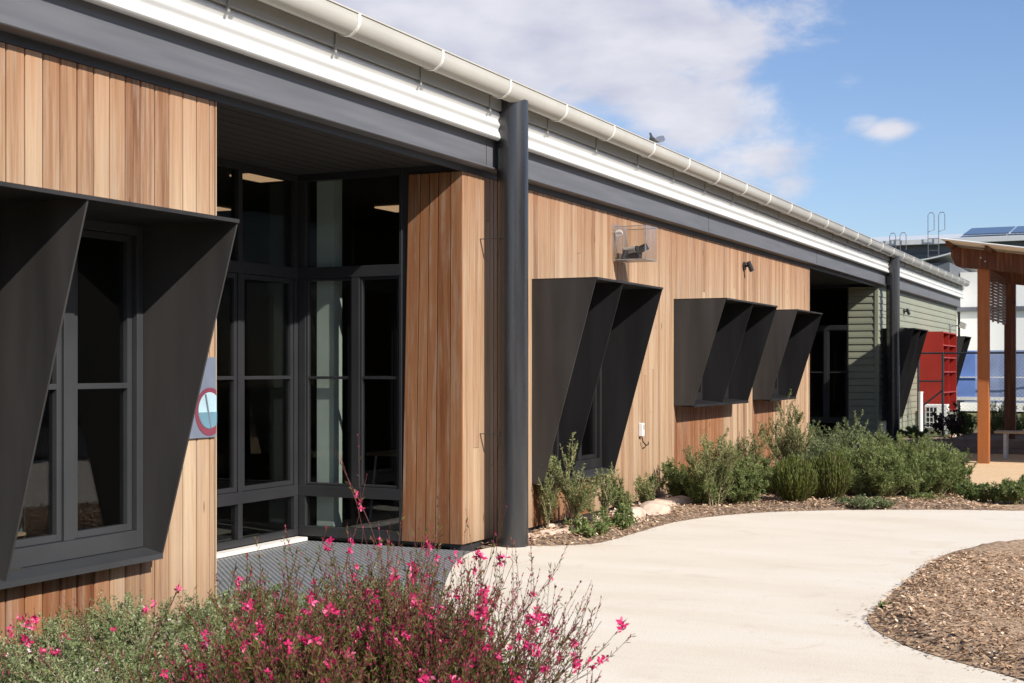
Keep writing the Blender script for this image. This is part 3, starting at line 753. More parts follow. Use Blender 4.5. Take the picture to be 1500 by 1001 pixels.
# mural panel
mu = thing('mural_panel', (0.007, 6.73, 1.12), 'painted panel with pale blue disc in a maroon ring on timber beside the near window', 'painted panel')
m = MB(); m.box(0, -0.22, 0, 0.012, 0.205, 0.50); m.build('panel', 'slate_paint', mu)
def clipped(cy, cz, r, x, lo=-0.215, hi=0.203, zl=0.004, half=None):
    P_ = []
    for k in range(40):
        a = 2*math.pi*k/40; y_ = min(hi, max(lo, cy+r*0.95*math.cos(a))); z_ = max(zl, cz+r*math.sin(a))
        if half == 'low': z_ = min(z_, cz-0.01)
        P_.append((x, y_, z_))
    return P_
m = MB(); m.prism(clipped(0.14, 0.160, 0.150, 0.0125), (0.002, 0, 0)); m.build('painted_ring', 'maroon_paint', mu)
m = MB(); m.prism(clipped(0.135, 0.168, 0.114, 0.0150), (0.002, 0, 0)); m.build('painted_disc', 'pale_blue_paint', mu)
m = MB(); m.prism(clipped(0.135, 0.168, 0.112, 0.0175, half='low'), (0.002, 0, 0)); m.build('painted_half_disc', 'teal_paint', mu)
m = MB(); m.prism([(0.0200, 0.085, 0.27), (0.0200, 0.097, 0.27), (0.0200, 0.150, 0.06), (0.0200, 0.138, 0.06)], (0.002, 0, 0)); m.build('painted_stroke', 'slate_paint', mu)

# clear box with projector
bx = thing('equipment_box', (0.004, 13.8, 2.727), 'clear plastic box with camera gear fixed high on the timber wall', 'equipment box')
m = MB(); m.box(0, -0.05, -0.01, 0.012, 0.40, 0.39); m.build('back_plate', 'acrylic', bx)
m = MB(); D, W, H_ = 0.37, 0.36, 0.358; e = 0.006
m.box(0.013, 0, 0, D, 0.004, H_); m.box(0.013, W-0.004, 0, D, W, H_); m.box(D-0.004, 0.004, 0, D, W-0.004, H_); m.build('clear_cover', 'acrylic', bx)
m = MB()
for (a, b) in (((0.013, -e), (D, 0)), ((0.013, W), (D, W+e)), ((D, -e), (D+e, W+e))):
    for z in (-e, H_-e): m.box(a[0], a[1], z, b[0], b[1], z+e*1.5)
m.box(D-e, -e-0.001, 0, D+e, 0.001, H_); m.box(0.014, 0.002, -0.004, D-0.002, W-0.002, 0.0)
m.build('edge_trim', 'galvanised', bx)
m = MB(); m.tube([(0.07, 0.14, 0.10), (0.22, 0.11, 0.12)], 0.036, 14); m.tube([(0.03, 0.13, 0.02), (0.10, 0.13, 0.10)], 0.02, 8); m.build('camera', 'gutter_paint', bx, smooth=True)
m = MB(); m.tube([(0.221, 0.11, 0.12), (0.24, 0.107, 0.122)], 0.032, 14); m.box(0.06, 0.2, 0.003, 0.22, 0.30, 0.09); m.tube([(0.18, 0.22, 0.10), (0.30, 0.26, 0.16)], 0.04, 12); m.tube([(0.1, 0.04, 0.003), (0.12, 0.07, 0.1)], 0.03, 8); m.build('lens', 'black_plastic', bx, smooth=True)
m = MB(); m.disc((0.05, 0.03, 0.29), 0.038, 'y', 0.02); m.build('round_sensor', 'white_paint', bx)

def lamp(loc, label):
    t = thing('wall_lamp', loc, label, 'wall lamp', 'spot lamps on the walls')
    m = MB(); m.disc((0.003, 0, 0), 0.06, 'x', 0.022); m.build('back_plate', 'black_plastic', t)
    m = MB(); m.tube([(0.02, 0, 0.0), (0.08, -0.01, 0.0)], 0.016, 10); m.tube([(0.075, -0.02, 0.055), (0.115, 0.03, -0.07)], 0.034, 16); m.build('lamp_head', 'black_plastic', t, smooth=True)
    m = MB(); m.tube([(0.1152, 0.0302, -0.0703), (0.116, 0.0312, -0.0725)], 0.029, 16); m.build('lens', 'galvanised', t)
lamp((0.0, 18.85, 3.0), 'black spot lamp high on the timber wall above the small hoods')
lamp((0.0, 31.9, 2.85), 'black spot lamp on the grey green metal wall past the far column')
# outlet box on the wall with cable
so = thing('outlet_box', (0.002, 14.62, 0.78), 'small white outlet box low on the timber wall with a hanging cable', 'outlet box')
m = MB(); m.box(0, -0.032, 0, 0.05, 0.032, 0.15); m.build('box', 'white_paint', so, bevel=0.006)
m = MB(); m.box(0.05, -0.022, 0.08, 0.056, 0.022, 0.135); m.build('cover_plate', 'gutter_paint', so, bevel=0.002)
m = MB(); m.tube([(0.02, 0.02, 0.0), (0.03, 0.03, -0.06), (0.05, 0.08, -0.11), (0.04, 0.18, -0.10), (0.02, 0.24, -0.08)], 0.007, 6); m.build('cable', 'black_plastic', so)
# security camera box at the end of the green wall
sc = thing('floodlight', (0.0, 39.2, 2.72), 'pale floodlight on a bracket at the far end of the metal wall', 'floodlight')
m = MB(); m.box(0, -0.06, -0.06, 0.03, 0.06, 0.06); m.tube([(0.03, 0, 0), (0.3, 0, 0.02)], 0.018, 8); m.build('bracket', 'galvanised', sc)
m = MB(); m.prism([(0.3, -0.14, 0.12), (0.44, -0.14, 0.06), (0.40, -0.14, -0.10), (0.26, -0.14, -0.04)], (0, 0.28, 0)); m.build('lamp_head', 'gutter_paint', sc)
# bent scrap of sheet lying on the gutter rim
scr = MB(); prev = None
pts = [(-0.16, 0.085), (-0.12, 0.05), (-0.07, 0.012), (0.0, 0.004), (0.07, 0.006), (0.12, 0.03), (0.16, 0.085), (0.175, 0.10)]
ws_ = [0.012, 0.016, 0.05, 0.06, 0.07, 0.075, 0.045, 0.02]
sv = []
for (y, z), w in zip(pts, ws_): sv += [(-w, y, z), (w, y, z+w*0.2), (w, y, z+w*0.2+0.004), (-w, y, z+0.004)]
scr.v = sv
for i in range(len(pts)-1):
    b = i*4
    for q in ((0, 1), (1, 2), (2, 3), (3, 0)): scr.face((b+q[0], b+q[1], b+4+q[1], b+4+q[0]))
scr.face((0, 1, 2, 3)); k = len(sv)-4; scr.face((k, k+1, k+2, k+3))
so_ = scr.build('metal_scrap', 'galvanised', None, smooth=True); so_.location = (0.375, 14.1, 4.008)
tag(so_, 'bent scrap of grey sheet with turned up ends lying on the gutter rim', 'metal scrap')

# ------------------------------------------------------------------ far right: fence, pergola, bench, far buildings
def soft_boards_tone(m): m.setT(rb.uniform(0.35, 0.7), rb.random())
pg = thing('pergola', (2.69, 23.6, 0), 'orange stained timber pergola with a pale sheet roof over the sand court', 'pergola')
def post(x, y, z0, z1, w, mat):
    m = MB(); m.setT(rb.uniform(0.45, 0.65), rb.random()); m.box(x-w/2, y-w/2, z0, x+w/2, y+w/2, z1); m.build('post', mat, pg, bevel=0.006)
post(0, 0, -0.05, 3.46, 0.18, 'stained_post'); post(0.0, 4.2, -0.05, 3.46, 0.20, 'dark_stained_timber'); post(4.6, 0, -0.05, 2.9, 0.18, 'stained_post'); post(4.6, 4.2, -0.05, 2.9, 0.18, 'stained_post')
def zr(x): return 3.66-(x+0.75)*0.155     # underside of the roof sheet
m = MB(); m.setT(0.5, 0.3)
for yy in (-0.14, 0.095):
    m.prism([(-0.50, yy, 3.40), (-0.50, yy, 3.565), (5.3, yy, 2.68), (5.3, yy, 2.42), (-0.15, yy, 3.20), (-0.42, yy, 3.24)], (0, 0.045, 0))
m.build('rafter_beam', 'dark_stained_timber', pg); m = MB(); m.setT(0.5, 0.3)
for yy in (4.05, 4.30):
    m.prism([(-0.50, yy, 3.40), (-0.50, yy, 3.565), (5.3, yy, 2.68), (5.3, yy, 2.42), (-0.15, yy, 3.20), (-0.42, yy, 3.24)], (0, 0.045, 0))
m.build('rafter_beam', 'dark_stained_timber', pg)
for xx in (-0.50, 0.1, 0.95, 1.8, 2.6, 3.4, 4.2, 5.0):
    m = MB(); m.setT(0.45, 0.7); m.box(xx, -0.75, zr(xx)-0.10, xx+0.05, 4.95, zr(xx+0.05)-0.012); m.build('purlin', 'dark_stained_timber', pg)
m = MB(); nx = 70
for i in range(nx):
    a = i/nx; pass
prof = []
for i in range(141):
    y = -0.95+6.1*i/140; prof.append((y, 0.010*math.sin(i*math.pi/2)))
b = 0
for x in (-0.55, 5.6):
    m.v += [(x, y, zr(x)+z+0.004) for y, z in prof]
for i in range(140): m.face((i, i+1, 141+i+1, 141+i))
ro = m.build('roof_sheet', 'cream_wall', pg, smooth=False); s_ = ro.modifiers.new('Solid', 'SOLIDIFY'); s_.thickness = 0.012
m = MB()
# screen of slats between the posts
for k in range(16):
    m.setT(0.4, rb.random()); z = 2.36+k*0.052; m.box(0.06, 0.12, z, 0.085, 2.6, z+0.034)
for yy in (0.14, 0.9, 1.7, 2.5): m.box(0.03, yy, 2.34, 0.058, yy+0.045, 3.2)
m.build('slatted_screen', 'dark_stained_timber', pg)
for bx_, bz_ in ((-0.03, 3.36), (0.04, 3.30)):
    bt = MB(); bt.disc((bx_, -0.155, bz_), 0.014, 'y', 0.02); bt.build('bolt', 'galvanised', pg)

bn = thing('bench', (2.85, 24.9, 0), 'plain timber bench with grey metal legs under the pergola', 'bench')
m = MB()
for k in range(3): m.box(-0.12, -0.2+k*0.14, 0.435, 1.9, -0.075+k*0.14, 0.475)
m.build('seat', 'bench_timber', bn, bevel=0.004)
for x in (0.03, 1.7):
    l = MB(); l.box(x, -0.17, 0.0, x+0.05, -0.12, 0.434); l.box(x, 0.12, 0.0, x+0.05, 0.17, 0.434); l.box(x+0.001, -0.12, 0.39, x+0.049, 0.12, 0.43); l.build('leg', 'galvanised', bn)

ed = thing('timber_edging', (1.55, 26.3, 0), 'low weathered sleeper edging behind the sand court', 'garden edging')
for k in range(2):
    for j in range(9):
        m = MB(); m.box(j*2.4+k*0.0, 0, -0.05+k*0.151, j*2.4+2.392, 0.075, 0.098+k*0.151); m.build('sleeper', 'sleeper_timber', ed, bevel=0.008)
rbed = bed_mesh('raised_bed', [(1.42, 26.36), (30, 26.36), (30, 32.6), (1.42, 32.6)], 0.12, 0.2, 'bed_soil', 4, step=0.5)

fe = thing('mesh_fence', (0.1, 32.3, 0), 'black framed wire mesh fence with blue cloth beyond it', 'fence')
m = MB(); m.tube([(0.14, 0, 1.9), (26, 0, 1.9)], 0.022, 8); m.build('top_rail', 'fence_metal', fe)
for x in [0.16, 0.70]+[3.3+2.4*k for k in range(9)]:
    m = MB(); m.tube([(x, 0, 0.0), (x, 0, 1.92)], 0.028, 8); m.build('post', 'fence_metal', fe)
m = MB(); m.tube([(0.16, 0, 1.26), (0.70, 0, 1.26)], 0.02, 6); m.tube([(0.17, 0, 0.62), (0.69, 0, 1.05)], 0.02, 6); m.tube([(0.16, 0, 0.25), (0.70, 0, 0.25)], 0.018, 6); m.build('gate_frame', 'fence_metal', fe)
m = MB()
for k in range(0, 230):
    x = 0.2+k*0.09
    for s in (-1, 1):
        x1 = x+s*1.7
        a0, b0_ = x, 0.15; a1, b1 = x1, 1.85
        if x1 < 0.18: f_ = (x-0.18)/(x-x1); a1 = 0.18; b1 = 0.15+1.7*f_
        m.prism([(a0-0.0022, 0.0, b0_), (a0+0.0022, 0.0, b0_), (a1+0.0022, 0.0, b1), (a1-0.0022, 0.0, b1)], (0, 0.003, 0))
m.build('wire_mesh', 'fence_metal', fe)

cl = thing('shade_cloth_fence', (-0.2, 42.0, 0), 'blue shade cloth stretched along a far fence before the white building', 'fence')
m = MB(); random.seed(3)
segs = 40; vv = []
for i in range(segs+1):
    x = i*0.6; yo = 0.05*math.sin(i*1.1)
    vv += [(x, yo, 0.55), (x, yo+0.02, 2.08)]
m.v = vv
for i in range(segs): m.setT(0.5); m.face((2*i, 2*i+1, 2*i+3, 2*i+2))
c_ = m.build('cloth', 'pale_blue_cloth', cl); s_ = c_.modifiers.new('Solid', 'SOLIDIFY'); s_.thickness = 0.01
m = MB(); m.box(0.0, -0.12, 0.6, 0.55, -0.1, 2.06); m.build('cloth_strip', 'blue_cloth', cl)
m = MB(); m.box(0, -0.16, 0.62, 24, -0.13, 0.72); m.box(0, -0.16, 1.28, 24, -0.14, 1.31); m.build('rail', 'white_paint', cl)
for k in range(9):
    m = MB(); m.tube([(k*3, 0.12, 0), (k*3, 0.12, 2.1)], 0.03, 8); m.build('post', 'galvanised', cl)

wp = MB(); wp.tube([(0, 0, -0.05), (0, 0, 1.0)], 0.05, 14); wp.tube([(0, 0, 1.0), (0, 0, 1.03)], 0.058, 14)
wpo = wp.build('vent_pipe', 'white_paint', None, smooth=True); wpo.location = (0.42, 31.6, 0)
tag(wpo, 'short white pipe standing by the metal wall beside the mesh fence', 'pipe')

ac = thing('air_conditioner', (0.32, 33.4, 0.1), 'white outdoor air conditioner unit in front of the red bay', 'air conditioner')
m = MB(); frame_rect(m, 0, 0, 0, 0, 0, 0, 0)
m = MB(); m.box(-0.1, 0.02, 0.0, 0.42, 0.36, 0.60); m.build('casing', 'white_paint', ac, bevel=0.01)
m = MB(); m.box(-0.07, 0.004, 0.05, 0.20, 0.019, 0.55); m.build('fan_opening', 'black_plastic', ac)
m = MB()
for k in range(4): m.box(-0.07+k*0.085, -0.006, 0.05, -0.055+k*0.085, 0.003, 0.55)
for k in range(5): m.box(-0.07, -0.009, 0.05+k*0.12, 0.20, -0.0065, 0.065+k*0.12)
m.build('grille', 'white_paint', ac)
m = MB(); m.box(-0.08, 0.03, -0.1, -0.03, 0.35, 0.0); m.box(0.33, 0.03, -0.1, 0.38, 0.35, 0.0); m.build('foot', 'galvanised', ac)

ob = thing('sky_light_blocker', (22, -16, 0), 'unseen dark clad block added across the path to cut sky light on the timber building', 'building')  # unseen building added to block sky light and darken the glass reflections
m = MB(); m.box(0, 0, 0, 8, 46, 7.6); m.build('wall', 'grey_cladding', ob)
m = MB(); m.prism([(-1.0, -0.5, 7.62), (8.5, -0.5, 9.0), (8.5, -0.5, 8.85), (-1.0, -0.5, 7.47)], (0, 47, 0)); m.build('roof', 'fascia_paint', ob)
for k in range(6):
    m = MB(); m.box(-0.05, 2+k*6.3, 0.9, -0.002, 5+k*6.3, 2.6); f = m.build('window', 'window_metal', ob)
    m = MB(); m.box(-0.062, 2.1+k*6.3, 1.0, -0.051, 4.9+k*6.3, 2.5); m.build('pane', 'solar_panel', f)
# white building beyond
wb = thing('white_building', (-6, 52, 0), 'white rendered building with dark windows behind the pergola', 'building')
m = MB(); m.box(4.6, 0, 0, 60, 12, 5.05); m.build('wall', 'cream_wall', wb)
m = MB(); m.box(4.5, -0.12, 3.62, 60, -0.002, 3.78); m.build('awning', 'grey_cladding', wb)
for k in range(8):
    x = 11.15+k*2.6
    m = MB(); m.box(x, -0.04, 1.3, x+1.5, -0.002, 3.2); f = m.build('window', 'window_metal', wb)
    m = MB(); m.box(x+0.08, -0.055, 1.38, x+0.71, -0.041, 3.12); m.box(x+0.79, -0.055, 1.38, x+1.42, -0.041, 3.12); m.build('pane', 'solar_panel', f)
m = MB(); m.box(10.0, -0.3, 1.0, 10.5, -0.003, 3.25); m.build('pilaster', 'bench_timber', wb)
# curved white roof
m = MB(); pr2 = []
for i in range(25):
    u = i/24; x = 0.6+4.6*u; z = 5.32+0.42*(2*u-1)**2+0.05*u
    pr2.append((x, z))
for i in range(24):
    (x0, z0), (x1, z1) = pr2[i], pr2[i+1]
    m.prism([(x0, -2.5, z0-0.05), (x1, -2.5, z1-0.05), (x1, -2.5, z1), (x0, -2.5, z0)], (0, 9, 0))
m.build('curved_roof', 'white_sheet', wb)
m = MB(); m.box(0.7, -2.3, 4.5, 4.55, 6.3, 5.26); m.build('upper_wall', 'grey_cladding', wb)
m = MB(); m.box(0.8, -2.2, 0, 4.5, 6.2, 4.49); m.build('lower_wall', 'cream_wall', wb)

gbld = thing('grey_building', (-14, 72, 0), 'tall grey clad building with solar panels on a shallow pale roof', 'building')
m = MB(); m.box(0, 0, 0, 60, 20, 7.85); m.build('wall', 'grey_cladding', gbld)
m = MB()
for k in range(24): m.box(-0.02, -0.03, 0.3+k*0.31, 60, -0.002, 0.32+k*0.31)
m.build('cladding_joints', 'flashing_dark', gbld)
m = MB(); m.box(-0.3, -0.5, 7.86, 60.3, 20, 8.10); m.prism([(-0.3, -0.4, 8.1), (60.3, -0.4, 8.1), (60.3, 10, 9.3), (-0.3, 10, 9.3)], (0, 10, 0)); m.build('roof', 'white_sheet', gbld)
for k in range(16):
    x = 10+k*2.3
    m = MB(); m.prism([(x, 0.9, 8.35), (x+2.2, 0.9, 8.35), (x+2.2, 4.4, 9.0), (x, 4.4, 9.0)], (0, 0.0, 0.05)); m.build('solar_panel', 'solar_panel', gbld)
def ladder(x, zt, y=-0.6):
    m = MB()
    for s in (0, 0.52):
        m.tube([(x+s, y, 4), (x+s, y, zt), (x+s+0.08, y, zt+0.12), (x+s+0.24, y, zt+0.12), (x+s+0.30, y, zt), (x+s+0.30, y, zt-0.75), (x+s, y, zt-0.85)], 0.02, 6)
    z = 4.2
    while z < 8.3: m.box(x+0.02, y-0.012, z, x+0.5, y+0.012, z+0.03); z += 0.3
    m.build('ladder', 'grey_cladding', gbld)
ladder(8.5, 9.30); ladder(6.6, 8.35)

# ------------------------------------------------------------------ vegetation generators
def quads(name, mat, parent, P, D, U, L, W, tone, tone2=None):
    """leaf quads: base P, direction D, side U, length L, width W -> diamond faces with a bend"""
    n = len(P); L = np.broadcast_to(L, (n,))[:, None]; W = np.broadcast_to(W, (n,))[:, None]
    v = np.empty((n, 4, 3), np.float32)
    v[:, 0] = P; v[:, 1] = P+D*L*0.5+U*W*0.5; v[:, 2] = P+D*L; v[:, 3] = P+D*L*0.5-U*W*0.5
    me = bpy.data.meshes.new(name)
    me.vertices.add(n*4); me.vertices.foreach_set('co', v.reshape(-1))
    me.loops.add(n*4); me.loops.foreach_set('vertex_index', np.arange(n*4, dtype=np.int32))
    me.polygons.add(n); me.polygons.foreach_set('loop_start', np.arange(0, n*4, 4, dtype=np.int32))
    me.update(calc_edges=True)
    at = me.color_attributes.new('tone', 'FLOAT_COLOR', 'CORNER')
    c = np.ones((n, 4, 4), np.float32); c[:, :, 0] = np.clip(tone, 0, 1)[:, None]; at.data.foreach_set('color', c.reshape(-1))
    o = bpy.data.objects.new(name, me); return finish(o, name, mat, parent)
def unit(a): return a/np.maximum(np.linalg.norm(a, axis=-1, keepdims=True), 1e-9)
def tubes(name, mat, parent, poly, r0, r1):
    """poly: (n,k,3) polylines as thin 3-sided tubes"""
    n, k, _ = poly.shape
    d = unit(np.gradient(poly, axis=1)); ref = np.array([0.3, 0.2, 0.93]); u = unit(np.cross(d, np.where(np.abs(d[..., 2:3]) > 0.95, [1, 0, 0], ref))); w = np.cross(d, u)
    rr_ = np.linspace(1, 0, k)[None, :, None]; rad = r1+(r0-r1)*rr_
    rings = np.stack([poly+(u*math.cos(a)+w*math.sin(a))*rad for a in (0, 2.094, 4.189)], axis=2)  # n,k,3,3
    v = rings.reshape(-1, 3)
    i = np.arange(n)[:, None, None]*k*3; j = np.arange(k-1)[None, :, None]*3; s = np.arange(3)[None, None, :]; s2 = (s+1) % 3
    f = np.stack([i+j+s, i+j+s2, i+j+3+s2, i+j+3+s], -1).reshape(-1, 4).astype(np.int32)
    me = bpy.data.meshes.new(name)
    me.vertices.add(len(v)); me.vertices.foreach_set('co', v.astype(np.float32).reshape(-1))
    me.loops.add(f.size); me.loops.foreach_set('vertex_index', f.reshape(-1))
    me.polygons.add(len(f)); me.polygons.foreach_set('loop_start', np.arange(0, f.size, 4, dtype=np.int32))
    me.update(calc_edges=True)
    o = bpy.data.objects.new(name, me); return finish(o, name, mat, parent)
def stems(rng, n, base_r, h, spread, k=7, hvar=0.3, wob=0.04, power=1.4, lean=(0, 0)):
    a = rng.uniform(0, 2*np.pi, n); r = np.sqrt(rng.uniform(0, 1, n))
    b = np.stack([np.cos(a)*r*base_r, np.sin(a)*r*base_r], -1)
    hh = h*(1-hvar*rng.uniform(0, 1, n)**1.0)*(1-0.35*r**2)
    t = np.linspace(0, 1, k)
    out = np.stack([np.cos(a), np.sin(a)], -1)*(r*spread)[:, None]
    P = np.zeros((n, k, 3))
    P[:, :, :2] = b[:, None]+out[:, None]*(t**power)[None, :, None]+np.array(lean)[None, None]*(t**1.5)[None, :, None]
    P[:, :, 2] = hh[:, None]*t[None]
    ph = rng.uniform(0, 6.28, (n, 2))
    P[:, :, 0] += wob*np.sin(t[None]*5+ph[:, :1])*t[None]; P[:, :, 1] += wob*np.sin(t[None]*4+ph[:, 1:])*t[None]
    return P
def twigs(rng, S, per, ln, t0=0.2, up=0.5, k=4):
    n, kk, _ = S.shape; m = n*per
    idx = np.repeat(np.arange(n), per); t = t0+(1-t0)*rng.uniform(0, 1, m); f = t*(kk-1); i = np.clip(f.astype(int), 0, kk-2); fr = (f-i)[:, None]
    P = S[idx, i]*(1-fr)+S[idx, i+1]*fr; d0 = unit(S[idx, i+1]-S[idx, i])
    rnd = rng.normal(size=(m, 3)); rnd[:, 2] = np.abs(rnd[:, 2])*0.4
    d = unit(unit(rnd)*0.75+d0*up+np.array([0, 0, up*0.5])); L = ln*(1-0.55*t)*rng.uniform(0.5, 1.2, m)
    tt = np.linspace(0, 1, k)
    Q = P[:, None]+d[:, None]*(L[:, None]*tt[None])[..., None]
    Q[:, :, 2] += (0.15*L[:, None]*tt[None]**2)
    return Q
def along(rng, S, n, t0=0.1, t1=1.0, bias=1.0):
    m, k, _ = S.shape; idx = rng.integers(0, m, n); t = t0+(t1-t0)*rng.uniform(0, 1, n)**bias; f = t*(k-1); i = np.clip(f.astype(int), 0, k-2); fr = (f-i)[:, None]
    P = S[idx, i]*(1-fr)+S[idx, i+1]*fr; d = unit(S[idx, i+1]-S[idx, i]); return P, d, t
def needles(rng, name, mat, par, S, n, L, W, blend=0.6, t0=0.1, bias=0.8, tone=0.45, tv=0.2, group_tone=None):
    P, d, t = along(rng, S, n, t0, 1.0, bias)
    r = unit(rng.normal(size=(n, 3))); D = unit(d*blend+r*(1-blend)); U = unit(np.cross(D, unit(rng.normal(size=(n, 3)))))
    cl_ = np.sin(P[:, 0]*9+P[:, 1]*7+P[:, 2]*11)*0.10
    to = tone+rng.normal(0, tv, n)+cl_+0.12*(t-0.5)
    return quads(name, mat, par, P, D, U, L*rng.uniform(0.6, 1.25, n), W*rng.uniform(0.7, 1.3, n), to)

GROUPS = {}
def plant(px, py, top, hw, style, label, cat='shrub', seed=0, z=0.0, dens=1.0, group=None, loc=None, h=None, r=None, name=None):
    rng = np.random.default_rng(seed+101)
    if loc is None:
        x, y, _ = at_z(px, py, z); s = (py-540.0)/(CAMZ-z); h = (py-top)/s; r = hw/s
    else: x, y = loc
    h *= 1.0
    nm = name or {'rosemary': 'rosemary_bush', 'wispy': 'wispy_shrub', 'tussock': 'tussock_plant', 'dense': 'green_bush', 'low': 'low_plant', 'weed': 'garden_weed', 'broad': 'leafy_bush', 'silver': 'silver_shrub'}[style]
    T = thing(nm, (x, y, z-0.01), label, cat, group, rz=0)
    if style == 'rosemary':
        S = stems(rng, int(70*dens), r*0.5, h*1.05, r*0.95, hvar=0.6, wob=0.06); Q = twigs(rng, S, 7, h*0.42, 0.15, 0.9)
        tubes('stems', 'stem_brown', T, S, 0.007, 0.003)
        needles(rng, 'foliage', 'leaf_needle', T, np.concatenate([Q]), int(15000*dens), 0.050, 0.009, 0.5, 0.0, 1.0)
    elif style == 'dense':
        S = stems(rng, int(48*dens), r*0.5, h*1.08, r*0.95, hvar=0.65, wob=0.06); Q = twigs(rng, S, 8, h*0.40, 0.1, 0.6)
        tubes('stems', 'stem_brown', T, S, 0.007, 0.003)
        needles(rng, 'foliage', 'leaf_bright' if seed % 3 == 0 else 'leaf_needle', T, Q, int(17000*dens), 0.042, 0.010, 0.45, 0.0, 1.0, tone=0.42)
    elif style == 'wispy':
        S = stems(rng, max(4, int(9*dens)), r*0.25, h, r*0.85, hvar=0.5, wob=0.06); Q = twigs(rng, S, 18, h*0.36, 0.18, 0.75)
        tubes('stems', 'stem_pale', T, S, 0.007, 0.003); tubes('twigs', 'stem_pale', T, Q, 0.003, 0.0015)
        needles(rng, 'foliage', 'leaf_olive', T, Q, int(7500*dens), 0.034, 0.008, 0.5, 0.05, 0.9, tone=0.55, tv=0.25)
    elif style == 'silver':
        S = stems(rng, int(24*dens), r*0.4, h*1.05, r*1.0, hvar=0.65, wob=0.08); Q = twigs(rng, S, 11, h*0.36, 0.15, 0.6)
        tubes('stems', 'stem_pale', T, S, 0.007, 0.003)
        needles(rng, 'foliage', 'leaf_silver', T, Q, int(11000*dens), 0.036, 0.012, 0.4, 0.0, 0.9, tone=0.45, tv=0.22)
    elif style == 'tussock':
        n = int(900*dens); a = rng.uniform(0, 6.28, n); rr2 = np.sqrt(rng.uniform(0, 1, n)); k = 6; t = np.linspace(0, 1, k)
        th = rr2*1.05
        S = np.zeros((n, k, 3)); prof_ = np.sin(t*1.9)*1.05
        S[:, :, 0] = np.cos(a)[:, None]*(r*0.25*rr2[:, None]+r*rr2[:, None]*prof_[None]*0.85); S[:, :, 1] = np.sin(a)[:, None]*(r*0.25*rr2[:, None]+r*rr2[:, None]*prof_[None]*0.85)
        S[:, :, 2] = (h*(1-0.30*rr2**2)*rng.uniform(0.72, 1.04, n))[:, None]*t[None]**0.9
        needles(rng, 'foliage', 'leaf_tussock', T, S, int(15000*dens), 0.055, 0.008, 0.82, 0.0, 1.0, tone=0.42)
        tubes('stems', 'stem_brown', T, S[:120], 0.004, 0.002)
    elif style == 'low':
        S = stems(rng, int(60*dens), r*0.7, h, r*0.6, hvar=0.5, wob=0.02); Q = twigs(rng, S, 4, max(h, 0.1)*0.5, 0.1, 0.4)
        tubes('stems', 'stem_brown', T, S, 0.004, 0.002)
        needles(rng, 'foliage', 'leaf_silver' if seed % 2 else 'leaf_needle', T, Q, int(5000*dens), 0.032, 0.010, 0.4, 0.0, 1.0)
    elif style == 'weed':
        S = stems(rng, int(26*dens), r*0.5, h, r*0.8, hvar=0.6, wob=0.03); Q = twigs(rng, S, 5, h*0.3, 0.2, 0.4)
        tubes('stems', 'stem_brown', T, S, 0.004, 0.002)
        needles(rng, 'foliage', 'leaf_bright', T, Q, int(1500*dens), 0.045, 0.02, 0.3, 0.0, 0.9, tone=0.5)
    elif style == 'broad':
        S = stems(rng, int(26*dens), r*0.5, h, r*0.7, hvar=0.5); Q = twigs(rng, S, 7, h*0.4, 0.15, 0.5)
        tubes('stems', 'stem_brown', T, S, 0.006, 0.003)
        needles(rng, 'foliage', 'leaf_purple' if seed % 4 == 1 else 'leaf_needle', T, Q, int(4500*dens), 0.06, 0.03, 0.3, 0.0, 0.9)
    return T

# garden by the wall
plant(842, 778, 622, 26, 'wispy', 'tall wispy shrub in front of the lower corner of the middle window hood', seed=1, dens=0.75)
plant(800, 780, 650, 22, 'wispy', 'sparse low shrub beside the near column under the middle hood', seed=2, dens=0.35)
plant(880, 774, 668, 24, 'wispy', 'grey green sprig reaching the sill end of the middle hood', seed=3, dens=0.35)
plant(870, 785, 748, 30, 'weed', 'bright green weeds between pale rocks near the round column', 'weed', seed=4, group='weeds among the wall rocks', dens=0.5)
plant(905, 778, 735, 26, 'weed', 'bright green weeds below the thin sapling', 'weed', seed=5, group='weeds among the wall rocks', dens=0.5)
plant(858, 790, 765, 14, 'weed', 'small weed at the path edge nearest the near column', 'weed', seed=7, group='weeds among the wall rocks', dens=0.4)
plant(915, 772, 690, 11, 'wispy', 'thin upright sapling left of the outlet box', 'sapling', seed=6, dens=0.55)
plant(948, 752, 672, 14, 'wispy', 'spindly sapling under the outlet box cable', 'sapling', seed=8, dens=0.4)
plant(1004, 736, 674, 27, 'dense', 'rounded bright green bush beside the rocks under the third hood', seed=9, dens=0.7)
plant(1044, 746, 618, 34, 'wispy', 'tall pale stemmed shrub rising before the third hood', seed=10, dens=1.5)
plant(1036, 744, 672, 30, 'dense', 'green bush with a bare pale trunk at the path edge', seed=12, dens=0.8)
plant(1082, 742, 676, 30, 'dense', 'dark green bush between the pale trunk and the grass domes', seed=13, dens=0.8)
plant(1118, 728, 668, 34, 'dense', 'broad bush behind the first grass dome', seed=14, dens=0.9)
plant(1105, 712, 630, 32, 'wispy', 'yellowish wispy shrub against the timber between two hoods', seed=15, dens=1.3)
plant(1158, 706, 584, 34, 'wispy', 'tallest wispy olive shrub under the fourth hood', seed=16, dens=2.0)
plant(1192, 706, 620, 32, 'silver', 'blue green shrub at the end of the timber wall', seed=17, dens=1.0)
plant(1164, 740, 668, 29, 'tussock', 'leftmost of the dark grassy domes at the path edge', 'tussock', seed=18, group='grassy domes along the path')
plant(1194, 735, 672, 21, 'tussock', 'narrow dark grassy dome, second from the left', 'tussock', seed=19, group='grassy domes along the path', dens=0.8)
plant(1221, 736, 662, 23, 'tussock', 'grassy dome with the yellowest blades, third from the left', 'tussock', seed=20, group='grassy domes along the path', dens=0.9)
